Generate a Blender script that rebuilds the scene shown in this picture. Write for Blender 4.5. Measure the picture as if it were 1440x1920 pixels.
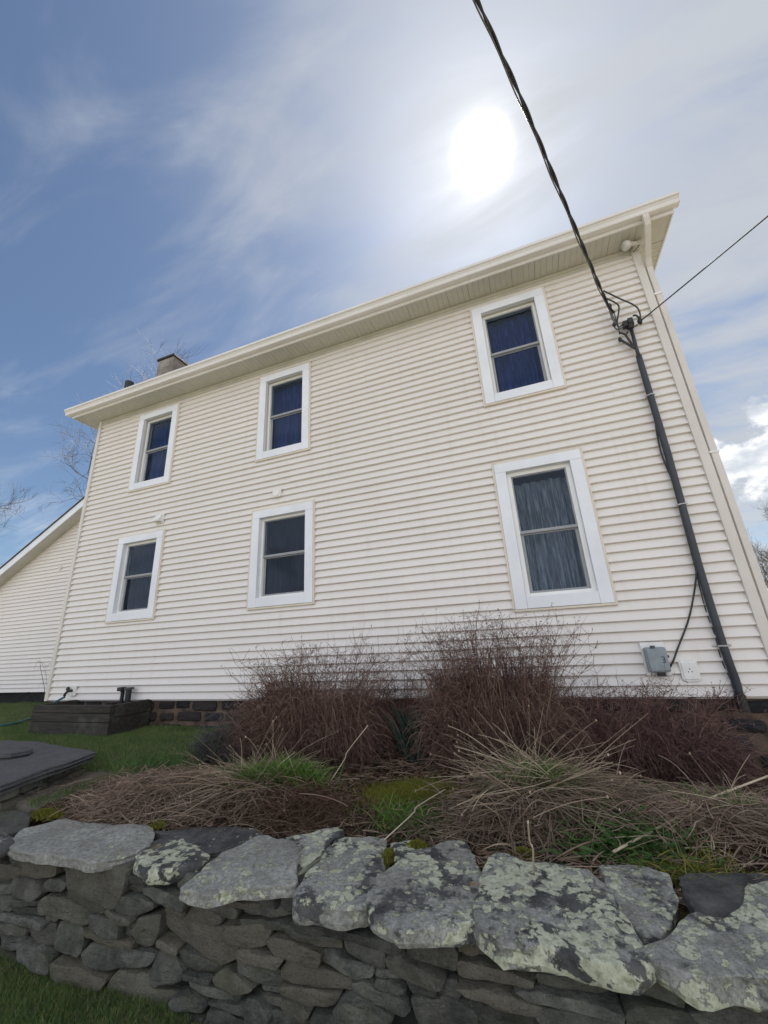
import bpy, bmesh, math, random
import numpy as np
from mathutils import Vector, noise, Matrix
random.seed(7); RNG = np.random.default_rng(11)
scene = bpy.context.scene
for o in list(bpy.data.objects): bpy.data.objects.remove(o)
COL = scene.collection
rad = math.radians

# ------------------------------------------------------------------ camera
CAMP = (734.36, 1.89000821, 0.0521648423, 0.360544621, 7.86782995, -4.79172569, 0.641815413)
cd = bpy.data.cameras.new('camera'); cam = bpy.data.objects.new('camera', cd); COL.objects.link(cam)
cd.sensor_fit = 'VERTICAL'; cd.sensor_height = 36.0; cd.lens = CAMP[0]/1920*36.0
cd.clip_start = 0.05; cd.clip_end = 3000
cam.rotation_euler = CAMP[1:4]; cam.location = CAMP[4:7]
scene.camera = cam
_R = np.array(cam.rotation_euler.to_matrix()); _C = np.array(CAMP[4:7])
def ray(u, v): return _R @ np.array([(u-720)/CAMP[0], -(v-960)/CAMP[0], -1.0])
def onY(u, v, y):
    d = ray(u, v); return _C + d*((y-_C[1])/d[1])
def onZ(u, v, z):
    d = ray(u, v); return _C + d*((z-_C[2])/d[2])

# ------------------------------------------------------------------ world, sun, exposure
SUN = Vector((0.0435, 0.5278, 0.8483)).normalized()
SUN_EL = math.asin(SUN.z); SUN_AZ = math.atan2(SUN.x, SUN.y)
world = bpy.data.worlds.new('World'); scene.world = world; world.use_nodes = True

class NT:
    """small helper around a node tree"""
    def __init__(s, nt): s.nt = nt
    def n(s, typ, ins=None, **props):
        nd = s.nt.nodes.new(typ)
        for k, v in props.items(): setattr(nd, k, v)
        for k, v in (ins or {}).items(): s.set(nd, k, v)
        return nd
    def set(s, nd, k, v):
        sock = nd.inputs[k]
        if isinstance(v, bpy.types.NodeSocket): s.nt.links.new(v, sock)
        elif isinstance(v, bpy.types.Node): s.nt.links.new(v.outputs[0], sock)
        else: sock.default_value = v
    def math(s, op, a, b=0.0, c=0.0, clamp=False):
        nd = s.n('ShaderNodeMath', {0: a, 1: b, 2: c}, operation=op); nd.use_clamp = clamp; return nd.outputs[0]
    def vmath(s, op, a, b=None):
        nd = s.n('ShaderNodeVectorMath', {0: a}, operation=op)
        if b is not None: s.set(nd, 1, b)
        return nd.outputs['Value'] if op in ('DOT_PRODUCT', 'LENGTH') else nd.outputs[0]
    def ramp(s, fac, lo, hi, a=0.0, b=1.0, smooth=True):
        nd = s.n('ShaderNodeMapRange', {'Value': fac, 'From Min': lo, 'From Max': hi, 'To Min': a, 'To Max': b})
        nd.interpolation_type = 'SMOOTHSTEP' if smooth else 'LINEAR'; nd.clamp = True
        return nd.outputs[0]
    def mix(s, f, a, b, mode='MIX'):
        nd = s.n('ShaderNodeMix', data_type='RGBA', blend_type=mode)
        s.set(nd, 'Factor', f); s.set(nd, 6, a); s.set(nd, 7, b); return nd.outputs[2]
    def noise(s, vec, scale, detail=4.0, rough=0.55, dist=0.0):
        nd = s.n('ShaderNodeTexNoise', {'Scale': scale, 'Detail': detail, 'Roughness': rough, 'Distortion': dist})
        if vec is not None: s.set(nd, 'Vector', vec)
        return nd.outputs['Fac']
    def mapping(s, vec, scale=(1, 1, 1), loc=(0, 0, 0), rot=(0, 0, 0)):
        nd = s.n('ShaderNodeMapping', {'Scale': scale, 'Location': loc, 'Rotation': rot}); s.set(nd, 'Vector', vec); return nd.outputs[0]
def C(r, g, b): return (r, g, b, 1.0)

w = NT(world.node_tree); world.node_tree.nodes.clear()
tc = w.n('ShaderNodeTexCoord'); D = w.vmath('NORMALIZE', tc.outputs['Generated'])
sky = w.n('ShaderNodeTexSky', sky_type='NISHITA', sun_disc=False, sun_elevation=SUN_EL, sun_rotation=SUN_AZ,
          altitude=300.0, air_density=1.0, dust_density=1.0, ozone_density=1.6)
sep = w.n('ShaderNodeSeparateXYZ', {0: D}); dz = w.math('MAXIMUM', sep.outputs['Z'], 0.0)
# cloud layer seen from below: project the direction on a high flat sheet
inv = w.math('DIVIDE', 1.0, w.math('ADD', dz, 0.22))
sheet = w.n('ShaderNodeCombineXYZ', {0: w.math('MULTIPLY', sep.outputs['X'], inv), 1: w.math('MULTIPLY', sep.outputs['Y'], inv), 2: 0.0}).outputs[0]
fib = w.mapping(sheet, scale=(1.3, 3.6, 1), rot=(0, 0, rad(32)), loc=(3.1, 1.7, 0))
n1 = w.noise(fib, 1.7, 7, 0.56, 0.5)
n2 = w.noise(w.mapping(sheet, scale=(1, 1.3, 1), loc=(7.3, 2.2, 0)), 1.15, 4, 0.5, 0.3)
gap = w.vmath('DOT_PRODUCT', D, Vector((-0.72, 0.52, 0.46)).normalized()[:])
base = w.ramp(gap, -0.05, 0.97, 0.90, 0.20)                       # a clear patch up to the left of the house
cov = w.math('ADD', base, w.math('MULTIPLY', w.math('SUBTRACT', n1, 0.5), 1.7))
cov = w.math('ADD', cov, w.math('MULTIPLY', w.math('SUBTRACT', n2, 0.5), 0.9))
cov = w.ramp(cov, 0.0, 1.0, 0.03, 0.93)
# cumulus banks low down
cu = w.noise(w.mapping(D, scale=(1, 1, 1.7), loc=(0.4, 2.6, 0.9)), 4.6, 8, 0.58, 0.15)
cum = w.math('MULTIPLY', w.ramp(cu, 0.54, 0.60), w.ramp(sep.outputs['Z'], 0.60, 0.36))
cum = w.math('MULTIPLY', cum, w.ramp(gap, 0.90, 0.6))
cush = w.noise(w.mapping(D, scale=(1, 1, 2.0), loc=(0.4, 2.6, 1.0)), 7.5, 5, 0.6)
sd = w.vmath('DOT_PRODUCT', D, SUN[:])
veil = w.mix(w.ramp(sd, -0.25, 0.75), C(5.5, 5.7, 6.1), C(2.2, 2.32, 2.5))  # veil raised brighter opposite the sun, unseen, to light the shaded wall
blue = w.mix(1.0, sky.outputs[0], C(0.35, 0.385, 0.405), 'MULTIPLY')
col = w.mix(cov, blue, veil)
col = w.mix(cum, col, w.mix(w.ramp(cush, 0.40, 0.62), C(2.5, 2.7, 2.95), C(4.6, 4.6, 4.6)))
disc = w.math('POWER', w.math('MAXIMUM', sd, 0.0), 2600.0)
aur = w.math('POWER', w.math('MAXIMUM', sd, 0.0), 480.0)
aur2 = w.math('POWER', w.math('MAXIMUM', sd, 0.0), 26.0)
glow = w.math('ADD', w.math('MULTIPLY', disc, 26.0), w.math('ADD', w.math('MULTIPLY', aur, 1.1), w.math('MULTIPLY', aur2, 0.16)))
col = w.mix(1.0, col, w.n('ShaderNodeCombineColor', {0: glow, 1: w.math('MULTIPLY', glow, 0.97), 2: w.math('MULTIPLY', glow, 0.9)}).outputs[0], 'ADD')
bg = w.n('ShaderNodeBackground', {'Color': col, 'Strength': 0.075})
w.n('ShaderNodeOutputWorld', {'Surface': bg.outputs[0]})

sl = bpy.data.lights.new('sun', 'SUN'); sl.energy = 5.0; sl.angle = rad(1.5); sl.color = (1.0, 0.95, 0.87)
sun = bpy.data.objects.new('sun', sl); COL.objects.link(sun)
sun.rotation_euler = (-SUN).to_track_quat('-Z', 'Y').to_euler(); sun.location = SUN*60
vs = scene.view_settings; vs.view_transform = 'Standard'; vs.look = 'None'; vs.gamma = 1.0; vs.use_curve_mapping = False
vs.exposure = 1.83
scene.cycles.max_bounces = 8; scene.cycles.diffuse_bounces = 4; scene.cycles.transparent_max_bounces = 12
scene.cycles.use_denoising = True
scene.cycles.sample_clamp_indirect = 6.0

# ------------------------------------------------------------------ mesh helpers
def link(name, me, mat=None, parent=None, smooth=False):
    o = bpy.data.objects.new(name, me); COL.objects.link(o)
    if mat is not None and not me.materials: me.materials.append(mat)
    if parent is not None: o.parent = parent
    if smooth: me.polygons.foreach_set('use_smooth', np.ones(len(me.polygons), bool))
    return o
def tag(o, label, cat, group=None, kind=None):
    o['label'] = label
    if cat: o['category'] = cat
    if group: o['group'] = group
    if kind: o['kind'] = kind
    return o
def empty(name, loc=(0, 0, 0)):
    o = bpy.data.objects.new(name, None); COL.objects.link(o); o.location = loc; o.empty_display_size = 0.1; return o
class MB:
    """collects shapes of ONE part"""
    def __init__(s): s.v = []; s.f = []
    def poly(s, pts): i = len(s.v); s.v += [tuple(p) for p in pts]; s.f.append(tuple(range(i, i+len(pts)))); return s
    def box(s, x0, x1, y0, y1, z0, z1):
        i = len(s.v)
        s.v += [(x, y, z) for z in (z0, z1) for y in (y0, y1) for x in (x0, x1)]
        for q in ((0, 2, 3, 1), (4, 5, 7, 6), (0, 1, 5, 4), (2, 6, 7, 3), (0, 4, 6, 2), (1, 3, 7, 5)): s.f.append(tuple(i+k for k in q))
        return s
    def prism(s, prof, fn0, fn1, caps=True):
        """profile points mapped by fn0 and fn1 and bridged"""
        i = len(s.v); n = len(prof)
        s.v += [tuple(fn0(p)) for p in prof] + [tuple(fn1(p)) for p in prof]
        for k in range(n): s.f.append((i+k, i+(k+1) % n, i+n+(k+1) % n, i+n+k))
        if caps: s.f.append(tuple(i+k for k in reversed(range(n)))); s.f.append(tuple(i+n+k for k in range(n)))
        return s
    def tube(s, pts, r, n=8, cap=True):
        P = [Vector(p) for p in pts]; m = len(P); rr = r if hasattr(r, '__len__') else [r]*m
        up = None; i0 = len(s.v)
        for k in range(m):
            t = (P[min(k+1, m-1)]-P[max(k-1, 0)]).normalized()
            if up is None: up = Vector((0, 0, 1)) if abs(t.z) < .9 else Vector((1, 0, 0))
            a = (up - t*up.dot(t)).normalized(); b = t.cross(a); up = a
            for j in range(n):
                th = 2*math.pi*j/n; s.v.append(tuple(P[k]+(a*math.cos(th)+b*math.sin(th))*rr[k]))
        for k in range(m-1):
            for j in range(n):
                s.f.append((i0+k*n+j, i0+k*n+(j+1) % n, i0+(k+1)*n+(j+1) % n, i0+(k+1)*n+j))
        if cap: s.f.append(tuple(i0+j for j in reversed(range(n)))); s.f.append(tuple(i0+(m-1)*n+j for j in range(n)))
        return s
    def mesh(s, name):
        me = bpy.data.meshes.new(name); me.from_pydata(s.v, [], s.f); me.update(); return me
    def build(s, name, mat, parent=None, smooth=False, bevel=0.0):
        o = link(name, s.mesh(name), mat, parent, smooth)
        if bevel:
            m = o.modifiers.new('bevel', 'BEVEL'); m.width = bevel; m.segments = 2; m.limit_method = 'ANGLE'
        return o
def np_mesh(name, V, F):
    """V (n,3), F (m,k) arrays -> mesh"""
    me = bpy.data.meshes.new(name); k = F.shape[1]
    me.vertices.add(len(V)); me.vertices.foreach_set('co', np.ascontiguousarray(V, np.float32).ravel())
    me.loops.add(F.size); me.loops.foreach_set('vertex_index', np.ascontiguousarray(F, np.int32).ravel())
    me.polygons.add(len(F)); me.polygons.foreach_set('loop_start', np.arange(0, F.size, k, dtype=np.int32))
    me.update(calc_edges=True); return me
def strands(P, R, sides=3):
    """P (n,m,3) polylines, R (n,m) radii -> tube arrays"""
    n, m, _ = P.shape
    T = np.gradient(P, axis=1); T /= np.linalg.norm(T, axis=2, keepdims=True)+1e-9
    ref = np.where(np.abs(T[..., 2:3]) < .9, np.array([0, 0, 1.]), np.array([1., 0, 0]))
    A = np.cross(T, ref); A /= np.linalg.norm(A, axis=2, keepdims=True)+1e-9; B = np.cross(T, A)
    th = np.arange(sides)*2*np.pi/sides
    V = P[:, :, None, :] + R[:, :, None, None]*(A[:, :, None, :]*np.cos(th)[None, None, :, None]+B[:, :, None, :]*np.sin(th)[None, None, :, None])
    i = np.arange(n)[:, None, None]*(m*sides)+np.arange(m-1)[None, :, None]*sides
    j = np.arange(sides)[None, None, :]; j2 = (j+1) % sides
    F = np.stack([i+j, i+j2, i+sides+j2, i+sides+j], -1).reshape(-1, 4)
    return V.reshape(-1, 3), F
def ribbons(P, W):
    """P (n,m,3) polylines, W (n,m) half widths; blades lying about level"""
    n, m, _ = P.shape
    T = np.gradient(P, axis=1); T /= np.linalg.norm(T, axis=2, keepdims=True)+1e-9
    a = RNG.uniform(0, 2*np.pi, (n, 1)); side = np.stack([np.cos(a), np.sin(a), RNG.normal(0, .35, (n, 1))], -1)
    side = side - T*(side*T).sum(-1, keepdims=True); side /= np.linalg.norm(side, axis=2, keepdims=True)+1e-9
    V = np.stack([P-side*W[..., None], P+side*W[..., None]], 2)
    i = np.arange(n)[:, None]*(2*m)+np.arange(m-1)[None, :]*2
    F = np.stack([i, i+1, i+3, i+2], -1).reshape(-1, 4)
    return V.reshape(-1, 3), F
def merge(*vf):
    Vs, Fs, o = [], [], 0
    for V, F in vf: Vs.append(V); Fs.append(F+o); o += len(V)
    return np.concatenate(Vs), np.concatenate(Fs)

# ------------------------------------------------------------------ materials
def material(name):
    m = bpy.data.materials.new(name); m.use_nodes = True; m.node_tree.nodes.clear(); return m, NT(m.node_tree)
def finish(t, color, rough=0.6, bump=None, bstr=0.3, bdist=0.01, spec=0.5, **kw):
    b = t.n('ShaderNodeBsdfPrincipled', {'Base Color': color, 'Roughness': rough, 'Specular IOR Level': spec})
    for k, v in kw.items(): t.set(b, k.replace('_', ' '), v)
    if bump is not None:
        bm = t.n('ShaderNodeBump', {'Height': bump, 'Strength': bstr, 'Distance': bdist}); t.set(b, 'Normal', bm.outputs[0])
    t.n('ShaderNodeOutputMaterial', {'Surface': b.outputs[0]}); return b
def objco(t): return t.n('ShaderNodeTexCoord').outputs['Object']
def island(t): return t.n('ShaderNodeNewGeometry').outputs['Random Per Island']
def simple(name, c, rough=0.5, var=0.08, scale=6.0, bstr=0.1, bdist=0.004, spec=0.5, **kw):
    m, t = material(name); co = objco(t); n = t.noise(co, scale, 5, 0.6)
    dark = tuple(x*(1-var*2.2) for x in c)+(1,); light = tuple(min(1, x*(1+var)) for x in c)+(1,)
    colr = t.mix(t.ramp(n, .3, .7), dark, light)
    finish(t, colr, rough, t.noise(co, scale*14, 3), bstr, bdist, spec, **kw); return m
M = {}
def m_siding():
    m, t = material('siding_vinyl'); co = objco(t)
    big = t.noise(t.mapping(co, scale=(.5, 1, 1.2)), 1.3, 4, .6)
    streak = t.noise(t.mapping(co, scale=(5, 1, .35)), 2.0, 4, .6)
    oi = t.n('ShaderNodeObjectInfo').outputs['Random']
    c = t.mix(t.ramp(big, .3, .7), C(.772, .735, .712), C(.797, .76, .738))
    c = t.mix(t.ramp(streak, .50, .78, 0, .22), c, C(.55, .48, .40))
    c = t.mix(t.ramp(oi, 0, 1, 0, .22, False), c, C(.70, .642, .62))
    grain = t.noise(t.mapping(co, scale=(3, 40, 55)), 3.0, 4, .6)
    wav = t.noise(t.mapping(co, scale=(1.1, 1, .5)), 1.4, 2)
    h = t.math('ADD', t.math('MULTIPLY', grain, .25), t.math('MULTIPLY', wav, 3.5))
    finish(t, c, .42, h, .35, .010, .4); return m
M['siding'] = m_siding()
M['trim'] = simple('trim_paint', (.78, .80, .86), .45, .03, 3, .06)
M['channel'] = simple('channel_vinyl', (.70, .62, .53), .45, .04, 4)
M['vinyl'] = simple('window_vinyl', (.84, .84, .82), .35, .02, 3, .03)
M['sash'] = simple('sash_grey', (.30, .31, .33), .45, .05, 8)
M['soffit'] = simple('soffit_vinyl', (.54, .525, .46), .5, .05, 2.5, .05)  # darker than its real cream: eave shade put into the colour
def m_gutter():
    m, t = material('gutter_metal'); co = objco(t)
    n = t.noise(t.mapping(co, scale=(1.5, 6, 6)), 1.6, 6, .65); s = t.noise(t.mapping(co, scale=(14, 1, .6)), 2.2, 4, .6)
    c = t.mix(t.ramp(n, .3, .75), C(.735, .71, .70), C(.67, .645, .62)); c = t.mix(t.ramp(s, .55, .8, 0, .35), c, C(.40, .40, .33))
    finish(t, c, .38, s, .05, .003); return m
M['gutter'] = m_gutter()
M['corner'] = simple('corner_vinyl', (.66, .62, .58), .45, .03, 2, .04)
M['roof'] = simple('roof_shingle', (.075, .07, .07), .9, .2, 9, .6, .01)
M['black'] = simple('black_plastic', (.016, .016, .019), .5, .1, 9)
M['conduit'] = simple('conduit_pvc', (.030, .036, .048), .42, .12, 7, .1)
M['cable'] = simple('cable_jacket', (.03, .03, .033), .55, .15, 20)
M['alum'] = simple('bare_aluminium', (.16, .16, .16), .45, .2, 20, Metallic=.6)
M['galv'] = simple('galvanised_strap', (.5, .5, .5), .4, .1, 20, Metallic=.7)
M['greybox'] = simple('grey_box_plastic', (.27, .31, .345), .5, .08, 14, .15)
M['greymark'] = simple('dark_grey_mark', (.05, .06, .07), .5)
M['whitebox'] = simple('white_plastic', (.82, .81, .80), .45, .05, 10, .08)
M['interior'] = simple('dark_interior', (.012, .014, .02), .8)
M['brass'] = simple('tarnished_brass', (.05, .05, .045), .5, .2, 20, Metallic=.5)
M['hose'] = simple('teal_hose', (.012, .13, .15), .45, .15, 9)
M['bulb'] = simple('cloudy_lamp_glass', (.62, .62, .60), .2, .06, 9)
def m_glass(name, k):
    m, t = material(name); co = objco(t)
    h = t.noise(t.mapping(co, scale=(9, 1, 1.2)), 2.2, 3, .5)
    bm = t.n('ShaderNodeBump', {'Height': h, 'Strength': .10, 'Distance': .004})
    fr = t.n('ShaderNodeFresnel', {'IOR': 1.40, 'Normal': bm.outputs[0]})
    gl = t.n('ShaderNodeBsdfGlossy', {'Color': C(.70, .82, 1.0), 'Roughness': .03, 'Normal': bm.outputs[0]})
    tr = t.n('ShaderNodeBsdfTransparent', {'Color': C(k*.86, k*.92, k)})
    front = t.math('SUBTRACT', 1.0, t.n('ShaderNodeNewGeometry').outputs['Backfacing'])   # only the outer faces mirror
    mx = t.n('ShaderNodeMixShader', {0: t.math('MULTIPLY', fr.outputs[0], front), 1: tr.outputs[0], 2: gl.outputs[0]})
    t.n('ShaderNodeOutputMaterial', {'Surface': mx.outputs[0]}); return m
M['glass'] = m_glass('window_glass', .84)
def m_curtain(name, a, b):
    m, t = material(name); co = objco(t)
    s = t.noise(t.mapping(co, scale=(26, 1, 1.6)), 2.4, 5, .65)
    finish(t, t.mix(t.ramp(s, .40, .68), a, b), .9, s, .2, .01, .1); return m
M['curtain_sky_reflection'] = m_curtain('sky_reflection_curtain', C(.012, .030, .115), C(.045, .095, .30))  # blue sky mirrored in the upper panes is put into this curtain colour
M['curtain_dark'] = m_curtain('dark_curtain', C(.008, .011, .024), C(.026, .030, .050))
M['curtain_grey'] = m_curtain('grey_curtain', C(.16, .16, .155), C(.50, .49, .46))
def m_stucco():
    m, t = material('chimney_render'); co = objco(t)
    n = t.noise(co, 3.5, 8, .7); k = t.noise(t.mapping(co, scale=(3, 3, 1)), 2.6, 5, .7)
    c = t.mix(t.ramp(n, .35, .7), C(.17, .15, .13), C(.34, .31, .28)); c = t.mix(t.ramp(k, .58, .72, 0, .8), c, C(.06, .05, .045))
    finish(t, c, .9, n, .5, .02); return m
M['stucco'] = m_stucco()
def m_stone(name, dark, light, warm, moss=0.0):
    m, t = material(name); co = objco(t)
    oi = t.n('ShaderNodeObjectInfo').outputs['Random']
    off = t.vmath('ADD', co, t.n('ShaderNodeCombineXYZ', {0: t.math('MULTIPLY', oi, 40), 1: t.math('MULTIPLY', oi, 17), 2: 0.0}).outputs[0])
    n = t.noise(off, 7, 9, .68); f = t.noise(off, 46, 5, .7); sp = t.noise(t.mapping(off, scale=(1, 1, 2.5)), 16, 6, .7)
    c = t.mix(t.ramp(n, .3, .72), dark, light)
    br = t.ramp(t.math('FRACT', t.math('MULTIPLY', oi, 23.7)), 0, 1, .62, 1.38, False)
    c = t.mix(1.0, c, t.n('ShaderNodeCombineColor', {0: br, 1: br, 2: br}).outputs[0], 'MULTIPLY')
    c = t.mix(t.ramp(t.math('FRACT', t.math('MULTIPLY', oi, 7.3)), .35, 1.0, 0, .75), c, warm)
    c = t.mix(t.ramp(sp, .56, .72, 0, .5), c, tuple(x*.45 for x in dark[:3])+(1,))
    c = t.mix(t.ramp(f, .60, .72, 0, .35), c, tuple(min(1, x*2.0) for x in light[:3])+(1,))
    g2 = t.noise(off, 130, 4, .7)
    c = t.mix(t.ramp(g2, .50, .68, 0, .55), c, tuple(x*.4 for x in dark[:3])+(1,))
    if moss: c = t.mix(t.math('MULTIPLY', t.ramp(t.noise(off, 5, 6, .6), .52, .66), moss), c, C(.045, .058, .016))
    h = t.math('ADD', t.math('MULTIPLY', n, 1.0), t.math('ADD', t.math('MULTIPLY', sp, .6), t.math('ADD', t.math('MULTIPLY', f, .30), t.math('MULTIPLY', g2, .14))))
    finish(t, c, .82, h, 1.0, .034, .3); return m
M['stone'] = m_stone('wall_stone', C(.060, .062, .057), C(.185, .185, .165), C(.165, .148, .110), .35)
M['foundation'] = m_stone('foundation_stone', C(.018, .019, .025), C(.045, .045, .052), C(.05, .038, .034))
M['slate'] = m_stone('slate_slab', C(.06, .063, .072), C(.14, .143, .155), C(.11, .11, .115))
def m_cap():
    m, t = material('lichened_capstone'); co = objco(t)
    oi = t.n('ShaderNodeObjectInfo').outputs['Random']
    off = t.vmath('ADD', co, t.n('ShaderNodeCombineXYZ', {0: t.math('MULTIPLY', oi, 31), 1: t.math('MULTIPLY', oi, 13), 2: 0.0}).outputs[0])
    la = t.n('ShaderNodeAttribute', attribute_type='OBJECT', attribute_name='lichen').outputs['Fac']
    pa = t.n('ShaderNodeAttribute', attribute_type='OBJECT', attribute_name='pale').outputs['Fac']
    n = t.noise(off, 7, 9, .72); f = t.noise(off, 42, 6, .75); w1 = t.noise(off, 9, 5, .6, 1.2)
    warp = t.vmath('ADD', off, t.n('ShaderNodeCombineXYZ', {0: t.math('MULTIPLY', w1, .10), 1: t.math('MULTIPLY', n, .10), 2: 0.0}).outputs[0])
    vor = t.n('ShaderNodeTexVoronoi', {'Vector': warp, 'Scale': 21.0}, feature='F1'); vd = vor.outputs['Distance']
    c = t.mix(t.ramp(n, .3, .7), C(.035, .035, .038), C(.13, .132, .13))
    grey = t.mix(t.ramp(f, .3, .7), C(.20, .20, .185), C(.50, .50, .465))
    ff = t.noise(off, 125, 4, .7)
    grey = t.mix(t.ramp(t.noise(off, 3.4, 6, .65), .36, .66, .50, 0), grey, C(.13, .128, .12))
    grey = t.mix(t.ramp(ff, .52, .66, 0, .45), grey, C(.12, .118, .11))
    gm = t.ramp(t.math('ADD', t.noise(off, 5.2, 9, .70), t.math('MULTIPLY', t.math('SUBTRACT', pa, .5), .5)), .49, .56)
    c = t.mix(gm, c, grey)
    # crust lichen: rosettes with pale rims
    big = t.noise(off, 4.5, 7, .64)
    lm = t.ramp(t.math('SUBTRACT', t.math('ADD', t.math('MULTIPLY', la, .62), t.math('MULTIPLY', t.math('SUBTRACT', big, .5), 1.9)), t.math('ADD', t.math('MULTIPLY', t.math('SUBTRACT', vd, .35), .8), t.math('MULTIPLY', t.math('SUBTRACT', f, .5), 1.25))), .25, .40)
    rim = t.ramp(vd, .10, .42)
    green = t.mix(t.ramp(t.noise(off, 34, 5, .7), .35, .68), C(.27, .275, .18), C(.58, .60, .45))
    green = t.mix(t.math('MULTIPLY', t.ramp(t.noise(off, 22, 4, .7), .54, .64), .7), green, C(.10, .105, .075))
    green = t.mix(t.math('MULTIPLY', rim, .5), green, C(.62, .65, .52))
    c = t.mix(lm, c, green)
    nz = t.n('ShaderNodeSeparateXYZ', {0: t.n('ShaderNodeNewGeometry').outputs['Normal']}).outputs['Z']
    rust = t.math('MULTIPLY', t.ramp(t.noise(off, 5.5, 4, .5), .70, .76), .6)
    c = t.mix(rust, c, C(.33, .20, .06))
    h = t.math('ADD', t.math('ADD', t.math('MULTIPLY', n, 1.0), t.math('ADD', t.math('MULTIPLY', f, .35), t.math('MULTIPLY', ff, .14))), t.math('MULTIPLY', lm, .25))
    finish(t, c, .85, h, 1.0, .02, .25); return m
M['cap'] = m_cap()
M['mortar'] = simple('old_mortar', (.15, .105, .08), .95, .25, 8, .8, .02)
M['core'] = simple('rubble_and_gap_shade', (.012, .012, .012), .95, .2, 8)
def m_wood():
    m, t = material('weathered_timber'); co = objco(t)
    g = t.noise(t.mapping(co, scale=(1.2, 12, 14)), 2.6, 6, .65); n = t.noise(co, 2.3, 5, .6)
    c = t.mix(t.ramp(g, .3, .7), C(.016, .014, .012), C(.05, .043, .036)); c = t.mix(t.ramp(n, .58, .70, 0, .35), c, C(.13, .14, .105))
    finish(t, c, .85, g, .5, .008); return m
M['wood'] = m_wood()
def m_veg(name, a, b, c3=None, rough=.65, trans=0.0, spec=.3):
    m, t = material(name); r = island(t); co = objco(t)
    c = t.mix(t.ramp(r, 0, 1, 0, 1, False), a, b)
    if c3 is not None: c = t.mix(t.ramp(t.math('FRACT', t.math('MULTIPLY', r, 13.7)), .6, 1.0), c, c3)
    c = t.mix(t.ramp(t.noise(co, 3.0, 3), .35, .7, 0, .35), c, tuple(x*.55 for x in a[:3])+(1,))
    b_ = t.n('ShaderNodeBsdfPrincipled', {'Base Color': c, 'Roughness': rough, 'Specular IOR Level': spec})
    out = b_.outputs[0]
    if trans:
        tl = t.n('ShaderNodeBsdfTranslucent', {'Color': c}); out = t.n('ShaderNodeMixShader', {0: trans, 1: out, 2: tl.outputs[0]}).outputs[0]
    t.n('ShaderNodeOutputMaterial', {'Surface': out}); return m
M['twig'] = m_veg('shrub_twigs', C(.10, .055, .048), C(.21, .125, .10), C(.31, .22, .16))
M['twig_dark'] = m_veg('dark_shrub_twigs', C(.10, .055, .052), C(.20, .108, .095), C(.26, .17, .13))
M['twig_grey'] = m_veg('grey_twigs', C(.07, .07, .065), C(.13, .13, .115))
M['straw'] = m_veg('pale_dead_stalks', C(.26, .20, .14), C(.45, .35, .25), C(.56, .47, .35))
M['deadleaf'] = m_veg('dead_leaves', C(.14, .10, .075), C(.30, .22, .165), C(.40, .31, .23), trans=.15)
M['vine'] = m_veg('dead_vines', C(.17, .12, .088), C(.35, .25, .19), C(.46, .36, .27))
M['litter'] = m_veg('leaf_litter', C(.075, .045, .03), C(.16, .09, .06), C(.20, .13, .09))
M['grass'] = m_veg('lawn_blades', C(.075, .145, .04), C(.15, .235, .065), C(.32, .30, .15), trans=.25)
M['tuft'] = m_veg('fresh_grass', C(.07, .15, .03), C(.16, .28, .05), C(.26, .29, .11), trans=.25)
M['weed'] = m_veg('weed_leaves', C(.05, .115, .03), C(.11, .21, .06), trans=.2)
M['yucca'] = m_veg('blue_green_blades', C(.018, .048, .038), C(.045, .095, .075), rough=.45)
M['moss'] = m_veg('yellow_moss', C(.12, .125, .018), C(.22, .205, .03), C(.13, .16, .028))
M['bark'] = m_veg('grey_bark', C(.06, .05, .043), C(.10, .085, .072))
def m_ground():
    m, t = material('ground_earth_and_turf'); co = objco(t)
    bed = t.n('ShaderNodeAttribute', attribute_name='bed').outputs['Fac']
    n = t.noise(co, 2.2, 8, .65); f = t.noise(co, 30, 5, .7); g = t.noise(t.mapping(co, scale=(1, 1, 1)), .35, 5, .6)
    turf = t.mix(t.ramp(n, .3, .7), C(.040, .072, .022), C(.085, .11, .04)); turf = t.mix(t.ramp(g, .32, .52), turf, C(.165, .15, .125))
    turf = t.mix(t.ramp(f, .5, .7, 0, .5), turf, C(.03, .045, .015))
    soil = t.mix(t.ramp(f, .3, .7), C(.022, .016, .012), C(.085, .058, .042)); soil = t.mix(t.ramp(n, .56, .68, 0, .75), soil, C(.06, .065, .014))
    k = t.ramp(t.math('ADD', bed, t.math('MULTIPLY', t.math('SUBTRACT', t.noise(co, 6, 5, .6), .5), .7)), .4, .6)
    finish(t, t.mix(k, turf, soil), .95, t.math('ADD', f, n), .8, .02, .15); return m
M['ground'] = m_ground()

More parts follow.
